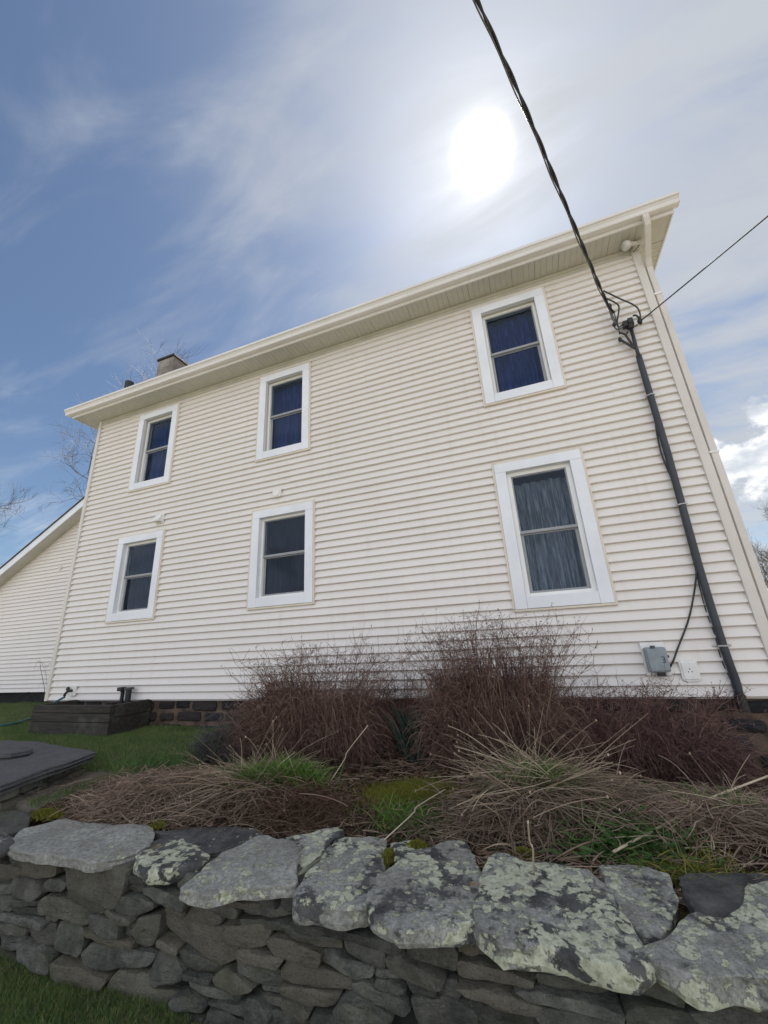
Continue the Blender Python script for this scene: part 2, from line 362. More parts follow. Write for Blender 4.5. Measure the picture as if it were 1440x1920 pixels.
# ------------------------------------------------------------------ ground: one sheet with the garden terrace
def ss(a, b, x):
    t = np.clip((np.asarray(x, float)-a)/(b-a), 0, 1); return t*t*(3-2*t)
WALL_Y = -2.80; LOW = -1.0
def gz(x, y):
    x = np.asarray(x, float); y = np.asarray(y, float)
    up = -.37 - .07*ss(3.9, 4.8, x) - .12*ss(6.5, 9.5, x)*ss(-2.2, -.4, y) - .1*ss(5, 20, np.abs(y-1))
    for cx, cy, h, s in ((4.95, -2.1, .07, .35), (5.8, -1.75, .09, .35), (7.75, -1.65, .12, .40), (5.7, -.9, .05, .5), (7.3, -.8, .05, .4), (8.9, -1.7, .05, .5)):
        up = up + h*np.exp(-((x-cx)**2+(y-cy)**2)/(2*s*s))
    up = up - .055*ss(-1.85, -2.2, y)*ss(3.9, 4.4, x)
    up = up + .012*np.sin(x*5.1+y*2.3)*np.cos(y*4.7-x*1.9)
    low = LOW + .02*np.sin(x*1.7)*np.cos(y*1.3) + .10*ss(-3.1, -2.7, y)*ss(5.0, 3.2, x)
    edge = ss(-2.66, -2.50, y)*(ss(1.6, 2.2, x)) + ss(-3.8, -1.4, y)*(1-ss(1.6, 2.2, x))
    return low*(1-edge)+up*edge
def bedmask(x, y):
    x = np.asarray(x, float); y = np.asarray(y, float)
    b = ss(3.95, 4.35, x - .35*ss(-1.6, -.6, y) - .25*np.exp(-((y+1.5)/.3)**2))*ss(.5, .1, y)
    return b*ss(-2.75, -2.6, y)
xs = np.concatenate([-np.geomspace(900, 3, 34)[:-1], np.arange(-3, 2, .18), np.arange(2, 10.4, .07), 10.4+np.geomspace(.3, 900, 34)])
ys = np.concatenate([-5.2-np.geomspace(.3, 900, 32)[::-1], np.arange(-5.2, -3, .12), np.arange(-3, .2, .055), .2+np.geomspace(.15, 900, 34)])
X, Y = np.meshgrid(xs, ys, indexing='ij'); Z = gz(X, Y); V = np.stack([X, Y, Z], -1).reshape(-1, 3)
nx, ny = len(xs), len(ys); ii, jj = np.meshgrid(np.arange(nx-1), np.arange(ny-1), indexing='ij'); a = (ii*ny+jj).ravel()
me = np_mesh('ground', V, np.stack([a, a+ny, a+ny+1, a+1], -1))
at = me.attributes.new('bed', 'FLOAT', 'POINT'); at.data.foreach_set('value', bedmask(V[:, 0], V[:, 1]).astype(np.float32))
ground = link('ground', me, M['ground'], smooth=True); ground['kind'] = 'structure'

# ------------------------------------------------------------------ main house
EX = .1016; W = 9.771; TOPZ = 5.34
house = empty('house', (4.9, 0, -.4)); HL = Vector(house.location)
tag(house, 'two storey cream clapboard house with white trimmed windows behind the garden', 'house')
def hb(mb, name, mat, parent=house, **kw):
    """build with world coordinates under a parent whose world location is HL"""
    o = mb.build(name, mat, parent, **kw)
    if parent is house: o.location = -HL
    return o
WIN = {  # outer casing x0,x1,z0,z1 ; curtain
    'UL': (1.13, 2.14, 3.535, 5.165, 'curtain_sky_reflection'), 'UM': (4.0, 5.0, 3.535, 5.155, 'curtain_sky_reflection'), 'UR': (7.68, 8.675, 3.55, 5.17, 'curtain_sky_reflection'),
    'LL': (1.10, 2.175, 1.18, 2.655, 'curtain_dark'), 'LM': (3.995, 5.085, 1.185, 2.67, 'curtain_dark'), 'LR': (7.66, 8.675, .89, 2.69, 'curtain_grey')}
def board_piece(mb, x0, x1, za, zb, zt, dy=0.0):
    """one stretch of a lapped board; za..zt is the visible part of a board whose butt is at zb"""
    def yy(z): return -.038 + .037*min(1.0, (z-zb)/EX)**1.2 + dy
    if abs(za-zb) < 1e-6:
        prof = [(0.004, za), (yy(za)+.004, za), (yy(za), za+.005), (yy(za+EX*.35), za+EX*.35), (yy(za+EX*.7), za+EX*.7), (yy(zt), zt)]
        if zt-za < EX*.75: prof = prof[:3]+[prof[-1]]
    else: prof = [(0.004, za), (yy(za), za), (yy(zt), zt)]
    for k in range(len(prof)-1):
        (ya, z_a), (yb, z_b) = prof[k], prof[k+1]
        mb.poly([(x0, ya, z_a), (x1, ya, z_a), (x1, yb, z_b), (x0, yb, z_b)])
    for xx in (x0, x1): mb.poly([(xx, y_, z_) for y_, z_ in prof]+[(xx, .004, zt)])
SEAMS = {}
rs = random.Random(3)
for l in range(-2, 54, 2):
    SEAMS[l] = sorted([rs.uniform(.6, 9.2)])
def siding(x0, x1, zbot, ztop, windows, parent, off, y0, clip=None, seams=True):
    n = 0
    z = zbot; i = 0
    while z < ztop-.012:
        zt = min(z+EX+.003, ztop); mb = MB(); l = 51-i
        a0, a1 = x0, x1
        if clip: a0, a1 = clip(z)
        if a1-a0 < .05: z += EX; i += 1; continue
        cuts = sorted((w_[0]+.004, w_[1]-.004, w_[2], w_[3]) for w_ in windows if zt > w_[2] and z < w_[3])
        segs = []; cur = a0
        for c0, c1, w0, w1 in cuts:
            segs.append((cur, c0, z, zt)); cur = c1
            if w0-z > .006: segs.append((c0, c1, z, w0+.003))
            if zt-w1 > .006: segs.append((c0, c1, w1-.003, zt))
        segs.append((cur, a1, z, zt))
        sm = SEAMS.get(l - (l % 2), []) if seams else []
        for s0, s1, za, zz in segs:
            pts = [s0]+[q for q in sm if s0+.15 < q < s1-.15]+[s1]
            for k in range(len(pts)-1):
                mb = MB(); board_piece(mb, pts[k], pts[k+1], za, z, zz, -.0045*(k % 2))
                mb.v = [(v[0], v[1]+y0, v[2]) for v in mb.v]
                o = mb.build('siding_board', M['siding'], parent); o.location = off
        z += EX; i += 1
wins = [v[:4] for v in WIN.values()]
siding(0.0, W, 0.0, 5.262, wins, house, -HL, 0.0)

# body behind the siding, with openings
mb = MB()
ops = [(a+.12, b-.12, c+.12, d-.12) for a, b, c, d in wins]
cx = sorted({-.05, 9.84, *[q for o_ in ops for q in o_[:2]]}); cz = sorted({-.02, TOPZ-.005, *[q for o_ in ops for q in o_[2:]]})
for i in range(len(cx)-1):
    for j in range(len(cz)-1):
        mx, mz = (cx[i]+cx[i+1])/2, (cz[j]+cz[j+1])/2
        if any(o_[0] < mx < o_[1] and o_[2] < mz < o_[3] for o_ in ops): continue
        mb.poly([(cx[i], .006, cz[j]), (cx[i+1], .006, cz[j]), (cx[i+1], .006, cz[j+1]), (cx[i], .006, cz[j+1])])
HB = 7.4
for q in ([(-.05, .006, -.02), (-.05, .006, TOPZ-.005), (-.05, HB, TOPZ-.005), (-.05, HB, -.02)], [(9.84, .006, -.02), (9.84, HB, -.02), (9.84, HB, TOPZ-.005), (9.84, .006, TOPZ-.005)],
          [(-.05, HB, -.02), (-.05, HB, TOPZ-.005), (9.84, HB, TOPZ-.005), (9.84, HB, -.02)], [(-.05, .006, -.02), (-.05, HB, -.02), (9.84, HB, -.02), (9.84, .006, -.02)]): mb.poly(q)
hb(mb, 'wall', M['siding'])
# corner posts
for x0, x1 in ((-.066, .012), (W-.002, 9.855)):
    mb = MB().box(x0, x1, -.052, .09, -.012, TOPZ-.004); hb(mb, 'corner_post', M['corner'], bevel=.006)
# frieze moulding under the soffit
mb = MB(); mb.box(.012, W-.002, -.034, .005, 5.245, 5.29); mb.box(.012, W-.002, -.044, .005, 5.29, 5.336); hb(mb, 'frieze', M['soffit'], bevel=.004)

def make_window(key):
    x0, x1, z0, z1, cur = WIN[key]; T = .138 if key[0] == 'U' else .142
    root_loc = Vector(((x0+x1)/2, 0, z0))
    ix0, ix1, iz0, iz1 = x0+T, x1-T, z0+T, z1-T*.93
    def add(mb, name, mat, parent, **kw):
        mb.v = [tuple(Vector(v)-root_loc) for v in mb.v]; return mb.build(name, mat, parent, **kw)
    fw = .05 if key == 'LR' else .036; yf = .015 if key[0] == 'L' else .035                                     # vinyl frame
    mb = MB()
    mb.box(ix0, ix0+fw, yf, yf+.09, iz0, iz1); mb.box(ix1-fw, ix1, yf, yf+.09, iz0, iz1)
    mb.box(ix0+fw, ix1-fw, yf+.001, yf+.09, iz1-fw, iz1); mb.box(ix0+fw, ix1-fw, yf+.001, yf+.09, iz0, iz0+fw*.8)
    win = add(mb, 'window', M['vinyl'], house, bevel=.004); win.location = root_loc-HL
    yc = -.056
    for q in ((x0+.012, ix0, z0+.012, iz1), (ix1, x1-.012, z0+.012, iz1), (ix0+.0015, ix1-.0015, z0+.014, iz0), (x0+.012, x1-.012, iz1+.0015, z1-.012)):
        add(MB().box(q[0], q[1], yc, .004, q[2], q[3]), 'casing_board', M['trim'], win, bevel=.003)
    mb = MB()
    mb.box(x0-.014, x0+.0105, -.048, .004, z0-.014, z1+.012); mb.box(x1-.0105, x1+.014, -.048, .004, z0-.014, z1+.012)
    mb.box(x0+.0105, x1-.0105, -.050, .004, z0-.014, z0+.0105); mb.box(x0+.0105, x1-.0105, -.046, .004, z1-.0105, z1+.012)
    add(mb, 'edge_channel', M['channel'], win, bevel=.002)
    mb = MB()                                                             # reveal lining between casing and frame
    mb.box(ix0-.012, ix0-.0005, .005, yf+.1, iz0-.012, iz1+.012); mb.box(ix1+.0005, ix1+.012, .005, yf+.1, iz0-.012, iz1+.012)
    mb.box(ix0-.0005, ix1+.0005, .005, yf+.1, iz1+.0005, iz1+.012); mb.box(ix0-.0005, ix1+.0005, .005, yf+.1, iz0-.012, iz0-.0005)
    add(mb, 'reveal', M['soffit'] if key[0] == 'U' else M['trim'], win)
    gx0, gx1, gz0, gz1 = ix0+fw, ix1-fw, iz0+fw*.8, iz1-fw; zm = (gz0+gz1)/2 + (.02 if key != 'LR' else .0)
    sw = .026
    mb = MB(); y = yf+.018                                                # upper sash, outer track
    mb.box(gx0, gx0+sw*.6, y, y+.02, zm, gz1); mb.box(gx1-sw*.6, gx1, y, y+.02, zm, gz1); mb.box(gx0+sw*.6, gx1-sw*.6, y, y+.02, gz1-sw*.5, gz1)
    s1 = add(mb, 'sash', M['sash'], win)
    mb = MB(); y2 = yf+.044
    mb.box(gx0, gx0+sw*1.3, y2, y2+.02, gz0, zm-.02); mb.box(gx1-sw*1.3, gx1, y2, y2+.02, gz0, zm-.02); mb.box(gx0+sw*1.3, gx1-sw*1.3, y2, y2+.02, gz0, gz0+sw)
    add(mb, 'sash', M['sash'], win)
    mb = MB(); mb.box(gx0, gx1, y-.006, y2-.002, zm-.022, zm+.014); mb.box(gx0, gx1, y2-.001, y2+.022, zm-.038, zm-.004)
    add(mb, 'meeting_rail', M['sash'], win, bevel=.003)
    add(MB().box(gx0+.005, gx1-.005, y+.008, y+.012, zm, gz1-.004), 'pane', M['glass'], win)
    add(MB().box(gx0+.02, gx1-.02, y2+.008, y2+.012, gz0+.01, zm-.02), 'pane', M['glass'], win)
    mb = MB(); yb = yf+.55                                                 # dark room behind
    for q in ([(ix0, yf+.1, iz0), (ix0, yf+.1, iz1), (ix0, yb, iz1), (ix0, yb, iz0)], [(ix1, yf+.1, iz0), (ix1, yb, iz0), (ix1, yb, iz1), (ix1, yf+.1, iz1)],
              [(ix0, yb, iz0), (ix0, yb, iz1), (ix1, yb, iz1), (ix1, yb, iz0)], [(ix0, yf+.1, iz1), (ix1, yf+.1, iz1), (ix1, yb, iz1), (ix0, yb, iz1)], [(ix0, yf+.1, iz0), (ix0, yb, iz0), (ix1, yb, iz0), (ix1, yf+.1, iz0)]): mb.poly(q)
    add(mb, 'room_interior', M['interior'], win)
    n = 90; g = rs.uniform(0, 6); mb = MB(); xsC = [ix0+.006+(ix1-ix0-.012)*k/n for k in range(n+1)]; yC = yf+.17
    rows = [iz0+.02, iz0+(iz1-iz0)*.35, iz0+(iz1-iz0)*.7, iz1-.05 if key != 'LR' else iz1-.11]
    for zi, zz in enumerate(rows):
        for k, xx in enumerate(xsC):
            s_ = (xx-ix0)/(ix1-ix0); sway = .012*math.sin(5*s_+g+zi)
            mb.v.append((xx, yC+.022*math.sin(s_*46+g+sway*30)+.012*math.sin(s_*19+2*g+zi*.3)+sway, zz))
    for zi in range(len(rows)-1):
        for k in range(n): a_ = zi*(n+1)+k; mb.f.append((a_, a_+1, a_+n+2, a_+n+1))
    add(mb, 'curtain', M[cur], win, smooth=True)
    return win
for k in WIN: make_window(k)

# eaves: soffit panels, fascia, gutter, roof
EXo, EYo = .40, .355; RX0, RX1 = -.40, 10.165
panel = MB()
def soffit_mesh(wd, dp):
    mb = MB(); n = 4; sx = wd/n
    for k in range(n):
        a_ = k*sx
        prof = [(a_+.0006, .003), (a_+.004, 0), (a_+sx-.004, 0), (a_+sx-.0006, .003), (a_+sx-.001, .014), (a_+.001, .014)]
        mb.prism(prof, lambda p: (p[0], 0, p[1]), lambda p: (p[0], dp, p[1]))
    return mb.mesh('soffit_panel')
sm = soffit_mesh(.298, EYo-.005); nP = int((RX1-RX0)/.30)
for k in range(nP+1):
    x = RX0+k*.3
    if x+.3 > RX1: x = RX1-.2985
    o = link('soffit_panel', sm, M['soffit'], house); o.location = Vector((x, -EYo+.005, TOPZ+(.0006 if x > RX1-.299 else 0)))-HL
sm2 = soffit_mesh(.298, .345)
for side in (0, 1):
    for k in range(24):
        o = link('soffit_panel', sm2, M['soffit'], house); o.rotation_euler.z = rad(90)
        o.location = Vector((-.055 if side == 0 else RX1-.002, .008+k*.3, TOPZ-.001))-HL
mb = MB().box(RX0-.012, RX1+.012, -EYo-.02, -EYo, TOPZ-.012, TOPZ+.16); hb(mb, 'fascia', M['gutter'], bevel=.003)
for xa, xb in ((RX0-.012, RX0+.006), (RX1-.006, RX1+.012)):
    mb = MB().box(xa, xb, -EYo+.0005, HB+.36, TOPZ-.012, TOPZ+.16); hb(mb, 'fascia', M['gutter'], bevel=.003)
gy = -EYo-.021
prof = [(gy, TOPZ+.035), (gy-.075, TOPZ+.035), (gy-.082, TOPZ+.05), (gy-.084, TOPZ+.085), (gy-.102, TOPZ+.112), (gy-.118, TOPZ+.12), (gy-.118, TOPZ+.158),
        (gy-.112, TOPZ+.158), (gy-.112, TOPZ+.126), (gy-.097, TOPZ+.117), (gy-.078, TOPZ+.088), (gy-.076, TOPZ+.053), (gy-.071, TOPZ+.041), (gy, TOPZ+.041)]
gut = MB().prism(prof, lambda p: (RX0-.10, p[0], p[1]), lambda p: (10.22, p[0], p[1]))
capp = prof[:7]+[(gy, TOPZ+.158)]
for xa in (RX0-.105, 10.221): gut.prism(capp, lambda p: (xa, p[0], p[1]), lambda p: (xa+.004, p[0], p[1]))
hb(gut, 'gutter', M['gutter'])
rz = TOPZ+.175; hx = (RX0+RX1)/2; hy = HB/2; rise = .42
mb = MB(); e0 = (RX0-.05, -EYo-.06, rz); e1 = (RX1+.02, -EYo-.06, rz); e2 = (RX1+.02, HB+.4, rz); e3 = (RX0-.05, HB+.4, rz)
rh = rz+rise*(hy+.4); p0 = (RX0+4.1, hy, rh); p1 = (RX1-4.1, hy, rh)
mb.poly([e0, e1, p1, p0]); mb.poly([e1, e2, p1]); mb.poly([e2, e3, p0, p1]); mb.poly([e3, e0, p0])
low = [tuple(Vector(q)-Vector((0, 0, .025))) for q in (e0, e1, e2, e3)]
for k in range(4): a_, b_ = (e0, e1, e2, e3)[k], (e0, e1, e2, e3)[(k+1) % 4]; mb.poly([low[k], low[(k+1) % 4], b_, a_])
mb.poly(low)
hroof = hb(mb, 'roof', M['roof'])
def roofz(y): return rz+rise*(y+.415)
# shingle tabs along the visible eave
mb = MB()
for k in range(35):
    x = RX0-.04+k*.3
    if x+.29 > RX1: break
    h = rs.uniform(.002, .010); mb.box(x, x+.295, -EYo-.085, -EYo+.02, rz+.003+h*.3, rz+.012+h)
hb(mb, 'shingle_edge', M['roof'])
# chimney and vent pipe
cb = Vector((.53, 1.02, roofz(.8)-.2)); ch = MB()
def ring(mb, c, hw, z, hw2, z2):
    mb.prism([(-1, -1), (1, -1), (1, 1), (-1, 1)], lambda p: (c[0]+p[0]*hw, c[1]+p[1]*hw, z), lambda p: (c[0]+p[0]*hw2, c[1]+p[1]*hw2, z2))
ring(ch, cb, .255, cb.z, .245, 7.37)
co_ = hb(ch, 'chimney', M['stucco'], bevel=.01)
mb = MB(); ring(mb, cb, .275, 7.371, .272, 7.43); mb.build('chimney_cap', M['foundation'], co_, bevel=.01)
mb = MB(); ring(mb, cb, .11, 7.431, .10, 7.47); o = mb.build('flue', M['stucco'], co_)
mb = MB().tube([(.34, .15, roofz(.15)-.1), (.34, .15, 6.33)], .085, 14); hb(mb, 'vent_pipe', M['black'], smooth=False)

# downspout: outlet, back swept offset, leader down the corner, straps
def ds(mb, pts, hw=.032, hd=.024):
    P = [Vector(p) for p in pts]; n = len(P); i0 = len(mb.v)
    for k in range(n):
        t = (P[min(k+1, n-1)]-P[max(k-1, 0)]).normalized(); sx_ = Vector((1, 0, 0)); up = t.cross(sx_).normalized()
        for a_, b_ in ((-1, -1), (1, -1), (1, 1), (-1, 1)): mb.v.append(tuple(P[k]+sx_*a_*hw+up*b_*hd))
    for k in range(n-1):
        for j in range(4): mb.f.append((i0+4*k+j, i0+4*k+(j+1) % 4, i0+4*k+4+(j+1) % 4, i0+4*k+4+j))
    mb.f += [tuple(i0+q for q in (3, 2, 1, 0)), tuple(i0+4*(n-1)+q for q in range(4))]
mb = MB(); ds(mb, [(9.87, -.425, 5.40), (9.87, -.425, 5.33), (9.88, -.39, 5.26), (9.895, -.10, 5.04), (9.905, -.03, 4.95), (9.905, -.025, 4.82), (9.905, -.025, .05), (9.905, -.07, -.08)])
dso = hb(mb, 'downspout', M['corner'], bevel=.004)
for z in (4.52, 2.36, .55):
    MB().box(9.856, 9.944, -.056, .0, z-.012, z+.012).build('strap', M['whitebox'], dso)

# foundation of rough stones in mortar
fnd = hb(MB().box(-.04, 9.83, .035, .3, -.9, -.021), 'foundation', M['mortar'])
fm = []
for k in range(6):
    rk = random.Random(50+k); mb = MB(); n = 10
    L_, H_ = (.40, .50, .30, .44, .34, .26)[k]*.5, (.115, .12, .10, .13, .11, .10)[k]*.5
    pr = []
    for q in range(12):
        th = 2*math.pi*q/12; c_, s_ = math.cos(th), math.sin(th); e = .32
        pr.append((L_*math.copysign(abs(c_)**e, c_)*rk.uniform(.93, 1.03), H_*math.copysign(abs(s_)**e, s_)*rk.uniform(.85, 1.03)))
    mb.prism(pr, lambda p: (p[0], .06, p[1]), lambda p: (p[0], 0, p[1]), caps=False)
    i0 = len(mb.v); mb.v += [(p[0]*.86, -.014*rk.uniform(.5, 1.4), p[1]*.78) for p in pr]; mb.v.append((0, -.02, 0))
    for q in range(12): mb.f.append((i0-12+q, i0-12+(q+1) % 12, i0+(q+1) % 12, i0+q)); mb.f.append((i0+q, i0+(q+1) % 12, i0+12))
    fm.append((mb.mesh('stone'), L_*2))
zrow = -.085; rk = random.Random(9)
for r in range(5):
    x = -.02 + (r % 2)*.17
    while x < 9.55:
        me_, L_ = fm[rk.randrange(6)]
        o = link('stone', me_, M['foundation'], fnd); o.location = (x+L_/2, .022+rk.uniform(-.01, .01), zrow+rk.uniform(-.012, .012)); o.rotation_euler.y = rk.uniform(-.04, .04)
        x += L_+rk.uniform(.03, .10)
    zrow -= .148

# ------------------------------------------------------------------ the lower wing to the left
WY = 2.2; wing = empty('house_wing', (-4.0, WY, -.4)); WL = Vector(wing.location)
tag(wing, 'lower gabled wing with the same cream siding, left of the main house', 'house wing')
SL = .53; RIDX = -2.5
def rakez(x): return 4.327+SL*(min(x, 2*RIDX-x)+3.774)
def wclip(z):
    zz = z+EX*.6; xl = -3.774+(zz-4.327)/SL; xl = max(xl, -8.6); return xl-.06, min(-.07, 2*RIDX-xl)
siding(-8.6, -.07, -.11, rakez(RIDX), [], wing, -WL, WY, clip=wclip, seams=False)
def wb(mb, name, mat, **kw):
    o = mb.build(name, mat, wing, **kw); o.location = -WL; return o
mb = MB(); xsW = (-8.6, RIDX, -.07)
g = [(-8.6, -.115), (-.07, -.115), (-.07, rakez(-.07)), (RIDX, rakez(RIDX)), (-8.6, rakez(-8.6))]
mb.prism(g, lambda p: (p[0], WY+.006, p[1]), lambda p: (p[0], 8.0, p[1])); wb(mb, 'wall', M['siding'])
def slope_bar(x0, x1, dz0, dz1, ya, yb):
    return [(x0, rakez(x0)+dz0), (x1, rakez(x1)+dz0), (x1, rakez(x1)+dz1), (x0, rakez(x0)+dz1)], ya, yb
for nm, x0, x1, a_, b_, ya, yb, mt in (('rake_board', -9.2, RIDX, .0, .215, 1.855, 1.875, 'trim'), ('rake_soffit', -9.2, RIDX, .012, .03, 1.876, WY+.004, 'soffit'),
                                       ('rake_moulding', -8.6, RIDX, -.035, .011, WY-.026, WY+.004, 'channel'), ('roof', -9.25, RIDX, .216, .255, 1.83, 8.3, 'roof'),
                                       ('roof', RIDX+.0005, -.07, .216, .255, 1.83, 8.3, 'roof'), ('rake_board', RIDX+.0005, -.07, .0, .215, 1.855, 1.875, 'trim')):
    P_, ya, yb = slope_bar(x0, x1, a_, b_, ya, yb)
    wb(MB().prism(P_, lambda p: (p[0], ya, p[1]), lambda p: (p[0], yb, p[1])), nm, M[mt])
wb(MB().box(-8.5, -.1, WY+.06, WY+.3, -.9, -.116), 'foundation', M['core'])  # near-black colour paints the shadow gap below the wing siding
rp = empty('cover_plate', (-4.21, WY-.04, 3.04)); tag(rp, 'small round cover plate on the siding of the wing', 'cover plate')
mb = MB(); mb.tube([(0, .016, 0), (0, -.012, 0)], .068, 18); mb.build('plate', M['whitebox'], rp)
mb = MB(); mb.tube([(0, -.0121, 0), (0, -.026, 0)], .04, 14); mb.build('cap', M['channel'], rp)

# ------------------------------------------------------------------ fittings on the main wall
def rbox(w_, h_, d_, ch=.0):
    """plate with cut corners, in x-z, thickness d towards -y"""
    pr = [(-w_/2+ch, -h_/2), (w_/2-ch, -h_/2), (w_/2, -h_/2+ch), (w_/2, h_/2-ch), (w_/2-ch, h_/2), (-w_/2+ch, h_/2), (-w_/2, h_/2-ch), (-w_/2, -h_/2+ch)]
    return MB().prism(pr, lambda p: (p[0], 0, p[1]), lambda p: (p[0], -d_, p[1]))
# grey utility box on white mounting block
ub = empty('utility_box', (8.893, -.026, .345)); tag(ub, 'grey plastic utility box on a white mounting plate, low on the wall', 'utility box')
rbox(.205, .305, .035, .004).build('mounting_plate', M['whitebox'], ub, bevel=.004)
o = rbox(.178, .225, .075, .012).build('body', M['greybox'], ub, bevel=.006); o.location = (.0, -.035, -.005)
o = rbox(.162, .2, .012, .010).build('cover', M['greybox'], ub, bevel=.004); o.location = (.004, -.110, -.005)
o = MB().box(-.04, .0, -.13, -.11, .098, .118).build('latch', M['greymark'], ub); o.location = (0, 0, .005)
mb = MB(); mb.tube([(.03, -.124, .02), (.055, -.124, .02), (.055, -.124, -.03), (.035, -.124, -.03)], .004, 6); mb.tube([(.042, -.124, -.005), (.055, -.124, -.005)], .004, 6); mb.build('hasp', M['greymark'], ub)
MB().tube([(.085, -.07, .02), (.108, -.07, .02)], .013, 10).build('side_knob', M['greymark'], ub)
MB().box(-.02, .04, -.10, -.04, -.155, -.118).build('cable_gland', M['black'], ub)
# white plate with three vents
wp = empty('cover_plate', (9.150, -.026, .228)); tag(wp, 'white square plate with three small dark holes beside the grey box', 'cover plate')
rbox(.150, .195, .022, .022).build('plate', M['whitebox'], wp, bevel=.004)
o = rbox(.115, .150, .008, .004).build('raised_panel', M['whitebox'], wp, bevel=.003); o.location = (.0, -.022, .0)
for a_ in (90, 210, 330):
    x, z = .016*math.cos(rad(a_)), .016*math.sin(rad(a_))
    MB().tube([(x, -.026, z), (x, -.0312, z)], .008, 3).build('hole', M['black'], wp)
# square plate over the lower middle window
sp = empty('cover_plate', (4.432, -.026, 2.90)); tag(sp, 'cream square vent plate above the lower middle window', 'cover plate')
rbox(.155, .125, .03, .004).build('frame', M['siding'], sp, bevel=.004); mb = MB(); mb.tube([(0, -.0301, 0), (0, -.04, 0)], .05, 16); mb.build('disc', M['whitebox'], sp)
# dryer hood
dh = empty('dryer_vent', (2.03, -.026, 2.865)); tag(dh, 'small cream exhaust hood above the lower left window', 'vent hood')
rbox(.175, .16, .02, .004).build('flange', M['whitebox'], dh, bevel=.003)
mb = MB(); mb.prism([(-.0201, .07), (-.05, .065), (-.11, -.05), (-.11, -.062), (-.0201, -.062)], lambda p: (-.07, p[0], p[1]), lambda p: (.07, p[0], p[1])); mb.build('hood', M['whitebox'], dh, bevel=.003)
MB().box(-.06, .06, -.1, -.03, -.0655, -.0625).build('flap', M['channel'], dh)
# floodlight below the eave corner
fl = empty('floodlight', (9.80, -.03, 5.30)); tag(fl, 'round floodlight under the eave at the right corner', 'floodlight')
MB().box(-.02, .09, -.12, -.0, -.05, .02).build('bracket', M['soffit'], fl, bevel=.006)
MB().tube([(.03, -.10, -.01), (-.02, -.125, -.02), (-.06, -.135, -.025)], [.022, .026, .03], 12).build('socket', M['channel'], fl, smooth=True)
mb = MB(); mb.tube([(-.055, -.135, -.025), (-.09, -.145, -.032), (-.125, -.155, -.042), (-.140, -.16, -.046)], [.032, .055, .062, .05], 18); mb.build('lamp', M['bulb'], fl, smooth=True)
MB().tube([(.07, -.11, -.02), (.02, -.10, -.07), (-.02, -.05, -.075)], .005, 6).build('wire', M['brass'], fl)

# service conduit with weatherhead
cpts = [(9.505, -.07, 4.13), (9.497, -.07, 3.81), (9.492, -.065, 3.2), (9.488, -.06, 2.42), (9.474, -.06, 1.84), (9.458, -.06, 1.2), (9.455, -.06, .83), (9.457, -.06, .42), (9.463, -.06, .27), (9.470, -.055, .16), (9.468, -.05, .06), (9.468, -.05, -.10)]
sc_ = empty('service_conduit', (9.47, 0, -.1)); SCL = Vector(sc_.location)
tag(sc_, 'dark service cable conduit with weatherhead running down the right end of the wall', 'conduit')
def scb(mb, name, mat, **kw):
    o = mb.build(name, mat, sc_, **kw); o.location = -SCL; return o
scb(MB().tube([cpts[0], cpts[1]]+[(9.496, -.07, 3.66)], .020, 12), 'mast', M['conduit'], smooth=True)
scb(MB().tube([(9.496, -.07, 3.70), (9.495, -.068, 3.60)]+cpts[2:], [.030, .032]+[.034]*7+[.036]*3, 14), 'pipe', M['conduit'], smooth=True)
scb(MB().tube([(9.468, -.05, .02), (9.468, -.05, -.12)], .044, 14), 'fitting', M['black'])
for z, xx in ((3.15, 9.492), (1.83, 9.474), (.44, 9.457)):
    mb = MB(); mb.tube([(xx-.075, -.022, z), (xx-.04, -.03, z), (xx-.036, -.085, z), (xx, -.104, z), (xx+.036, -.085, z), (xx+.04, -.03, z), (xx+.075, -.022, z)], .008, 6); scb(mb, 'strap', M['galv'])
wh = MB(); wh.tube([(9.503, -.07, 4.09), (9.503, -.075, 4.16), (9.495, -.09, 4.20)], [.034, .05, .03], 12); wh.box(9.425, 9.475, -.12, -.05, 4.12, 4.20); wh.box(9.478, 9.535, -.13, -.05, 4.14, 4.215)
scb(wh, 'weatherhead', M['black'], bevel=.008)
def catmull(P, k=8):
    P = [Vector(p) for p in P]; Q = [P[0]]+P+[P[-1]]; out = []
    for i in range(1, len(Q)-2):
        for s_ in range(k):
            t = s_/k; a_, b_, c_, d_ = Q[i-1], Q[i], Q[i+1], Q[i+2]
            out.append(.5*((2*b_)+(c_-a_)*t+(2*a_-5*b_+4*c_-d_)*t*t+(3*b_-a_-3*c_+d_)*t*t*t))
    out.append(P[-1]); return out
def w3(u, v, y): return tuple(onY(u, v, y))
for pts, r in (([w3(1131, 547, -.16), w3(1160, 561, -.15), w3(1190, 575, -.14), w3(1199, 588, -.13), w3(1200, 602, -.12)], .009),
               ([w3(1134, 560, -.16), w3(1157, 572, -.15), w3(1160, 583, -.13), w3(1157, 605, -.12), w3(1160, 615, -.12), w3(1172, 605, -.12)], .009),
               ([w3(1150, 612, -.13), w3(1157, 619, -.12), w3(1172, 612, -.12), w3(1180, 604, -.1)], .007),
               ([w3(1186, 594, -.11), w3(1192, 593, -.12), w3(1199, 599, -.12)], .011),
               ([w3(1187, 616, -.09), w3(1196, 609, -.11), w3(1199, 602, -.12)], .006),
               ([w3(1160, 625, -.10), w3(1170, 628, -.09), w3(1174, 632, -.09), w3(1190, 655, -.08)], .012),
               ([w3(1160, 637, -.06), w3(1175, 646, -.08), w3(1190, 655, -.08)], .014), ([w3(1173, 631, -.09), w3(1174, 628, -.09), w3(1177, 624, -.08)], .010)):
    scb(MB().tube(catmull(pts, 6), r, 7), 'lead', M['cable'], smooth=True)
